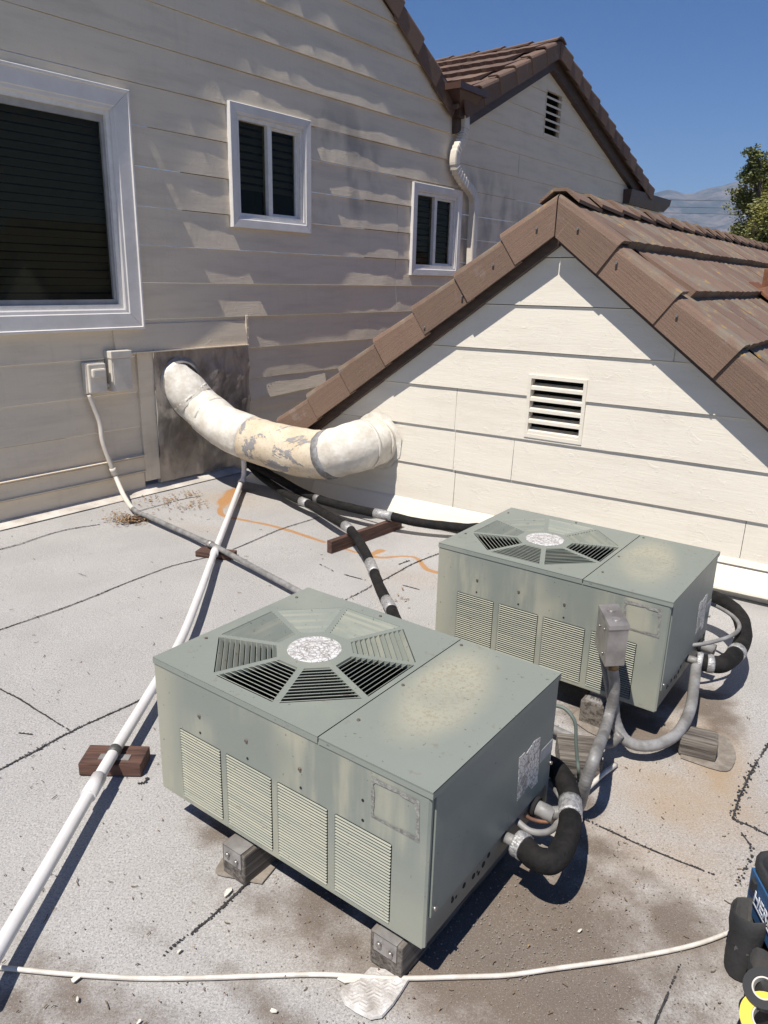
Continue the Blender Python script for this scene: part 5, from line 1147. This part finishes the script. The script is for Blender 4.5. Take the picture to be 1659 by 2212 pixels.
obj("red_ring", M().tube([p1-d*.05, p1-d*.035], .0132, 12), NT("red_plastic", .4).color((0.42, 0.04, 0.02)).m, t, world=True)
t = thing("meter_cap", "round black cap with pale hexagon mark inside the tool bag", "tool", BG(.02, .12, .2))
p = BG(.025, .10, .255); m = M().tube([p-V3(0, 0, .1), p-V3(0, 0, .012), p], lambda q: .036 if q < .6 else .030, 20); obj("cap", m, BLACKF, t, world=True)
m = M(); n = 6; o_ = [p+V3(.014*math.cos(2*PI*j/n), .014*math.sin(2*PI*j/n), .0015) for j in range(n)]; i_ = [p+V3(.010*math.cos(2*PI*j/n), .010*math.sin(2*PI*j/n), .0015) for j in range(n)]; m.add(o_+i_, [(j, (j+1) % n, n+(j+1) % n, n+j) for j in range(n)]); obj("hexagon_mark", m, WHITE, t, world=True)
def roll(name, label, c, ax, ro, ri, w, mat, core):
    t = thing(name, label, "tape roll", (c[0], c[1], max(0, c[2]-ro))); ax = V3(*ax)/np.linalg.norm(ax); a = np.cross(ax, V3(0, 0, 1)); a /= np.linalg.norm(a); b = np.cross(ax, a); n = 40
    def rg(r, k): return [c+ax*k+a*r*math.cos(2*PI*j/n)+b*r*math.sin(2*PI*j/n) for j in range(n)]
    def ann(rs, mt, nm):
        R = [rg(r, k) for r, k in rs]; m = M().add(sum(R, []), [(i*n+j, i*n+(j+1) % n, ((i+1) % len(R))*n+(j+1) % n, ((i+1) % len(R))*n+j) for i in range(len(R)) for j in range(n)], False); obj(nm, m, mt, t, world=True)
    ann([(ro, -w/2), (ro, w/2), (ri, w/2), (ri, -w/2)], mat, "tape"); ann([(ri-.0005, -w/2+.001), (ri-.0005, w/2-.001), (ri-.004, w/2-.001), (ri-.004, -w/2+.001)], core, "core")
    return t
CORE = simple("paper_core", (0.62, 0.58, 0.52), (0.50, 0.47, 0.42), 30, .7)
cB = onplane(1651, 2138, fl(1651, 2138, .155), V3(0, 0, 1))
roll("black_tape_roll", "black electrical tape roll with white printed core at the bottom right corner", cB, (-.45, -.30, .85), .045, .026, .022, NT("black_vinyl", .35).color((0.02, 0.02, 0.02)).m, CORE)
cY = fl(1655, 2205, .115)
roll("yellow_tape_roll", "yellow tape roll below the black tape roll at the bottom right corner", cY, (-.35, -.35, .87), .055, .030, .035, NT("yellow_vinyl", .4).color((0.62, 0.45, 0.01)).m, CORE)

# ================================================================== DISTANCE
# ---- tree beyond the roofs
def tree(name, label, base, h, crown, seed, nleaf, leaf_s):
    t = thing(name, label, "tree", base); r = random.Random(seed); m = M()
    m.tube([base, base+V3(.1, 0, h*.35), base+V3(-.1, .1, h*.75)], lambda q: .28*(1-.75*q), 10, 4)
    lob = []
    for (dx, dz, rr) in crown:
        c_ = base+V3(dx, r.uniform(-1, 1), dz); lob.append((c_, rr)); m.tube([base+V3(0, 0, h*.3+r.random()), (base+c_)/2+V3(0, 0, .4*dz), c_], lambda q: .10*(1-.8*q), 6, 3)
    obj("trunk", m, simple("bark", (0.10, 0.075, 0.055), (0.06, 0.045, 0.035), 9, .9, 0, .8, 20), t)
    for o in t.children: o.data.transform(Matrix.Translation(-Vector(base)))
    lm2 = M(); tot = sum(q[1]**2 for q in lob)
    for c_, rr in lob:
        k = int(nleaf*rr**2/tot); cl = [(c_+V3(*[r.gauss(0, .42) for _ in range(3)])*rr*.8) for _ in range(max(6, int(k/26)))]
        for _ in range(k):
            q = r.choice(cl)+V3(*[r.gauss(0, .15) for _ in range(3)])*min(rr, .9); s = leaf_s*r.uniform(.6, 1.3); nn = V3(r.gauss(0, 1), r.gauss(0, 1), r.gauss(0, 1)+.4); nn /= np.linalg.norm(nn); a = np.cross(nn, V3(.3, .5, .8)); a /= np.linalg.norm(a); b = np.cross(nn, a)
            lm2.add([q-a*s, q-b*s*.5, q+a*s, q+b*s*.5], [(0, 1, 2, 3)])
    obj("crown", lm2, LEAFM, t, world=True); return t
k = NT("tree_leaf", .55); v = k.world(); k.color(k.mix(k.ramp(k.noise(v, .9, 4), .35, .65), (0.085, 0.100, 0.024), (0.235, 0.220, 0.055))); k.b.inputs["Subsurface Weight"].default_value = 0.0
LEAFM = k.m
def far(px_, py_, dist):
    d = ray(px_, py_); d = d/np.linalg.norm(d); return CAM+d*dist/np.dot(d, _f)
bt = far(1640, 520, 26.0); base = V3(bt[0], bt[1], -4.0); ppm = F_PX/26.0
cr = [((x-1640)/ppm, far(x, y, 26)[2]+4.0, rr) for x, y, rr in [(1590, 345, .33), (1594, 385, .42), (1600, 430, .52), (1610, 470, .60), (1655, 325, .38), (1645, 365, .5), (1660, 400, .62), (1650, 450, .8), (1700, 350, .9), (1740, 400, 1.2), (1612, 505, .6), (1690, 490, 1.1), (1640, 540, 1.0), (1700, 580, 1.4)]]
tree("broadleaf_tree", "sunlit olive green broadleaf tree beyond the roofs at the right edge", base, far(1650, 310, 26)[2]+4.0, cr, 3, 70000, .048)
# ---- three overhead wires
WIRE = NT("power_wire", .6).color((0.03, 0.03, 0.03)).m
for i, (y0, y1) in enumerate([(430.5, 432), (446, 447.5), (459, 460)]):
    a, b = far(1380, y0, 60), far(1900, y1+3, 60); mid = (a+b)/2-V3(0, 0, .08)
    o = obj("power_line", M().tube([a+(a-b)*.6, a, mid, b, b+(b-a)*.6], .016, 6, 4), WIRE); tag(o, ["topmost of the three overhead wires before the hills", "middle of the three overhead wires before the hills", "lowest of the three overhead wires before the hills"][i], "power line", "overhead wires in front of the hills")
# ---- the air between here and the hills
hz = M().box(-9800, 9800, -9800, 12800, -5.5, 1250)
ho = obj("haze", hz, None); ho["kind"] = "stuff"
hm = bpy.data.materials.new("haze_air"); hm.use_nodes = True; ht = hm.node_tree; ht.nodes.clear()
pv = ht.nodes.new("ShaderNodeVolumePrincipled"); pv.inputs["Color"].default_value = (0.46, 0.66, 1.0, 1); pv.inputs["Density"].default_value = 8.0e-5; pv.inputs["Anisotropy"].default_value = 0.0
hout = ht.nodes.new("ShaderNodeOutputMaterial"); ht.links.new(pv.outputs[0], hout.inputs["Volume"]); ho.data.materials.append(hm)
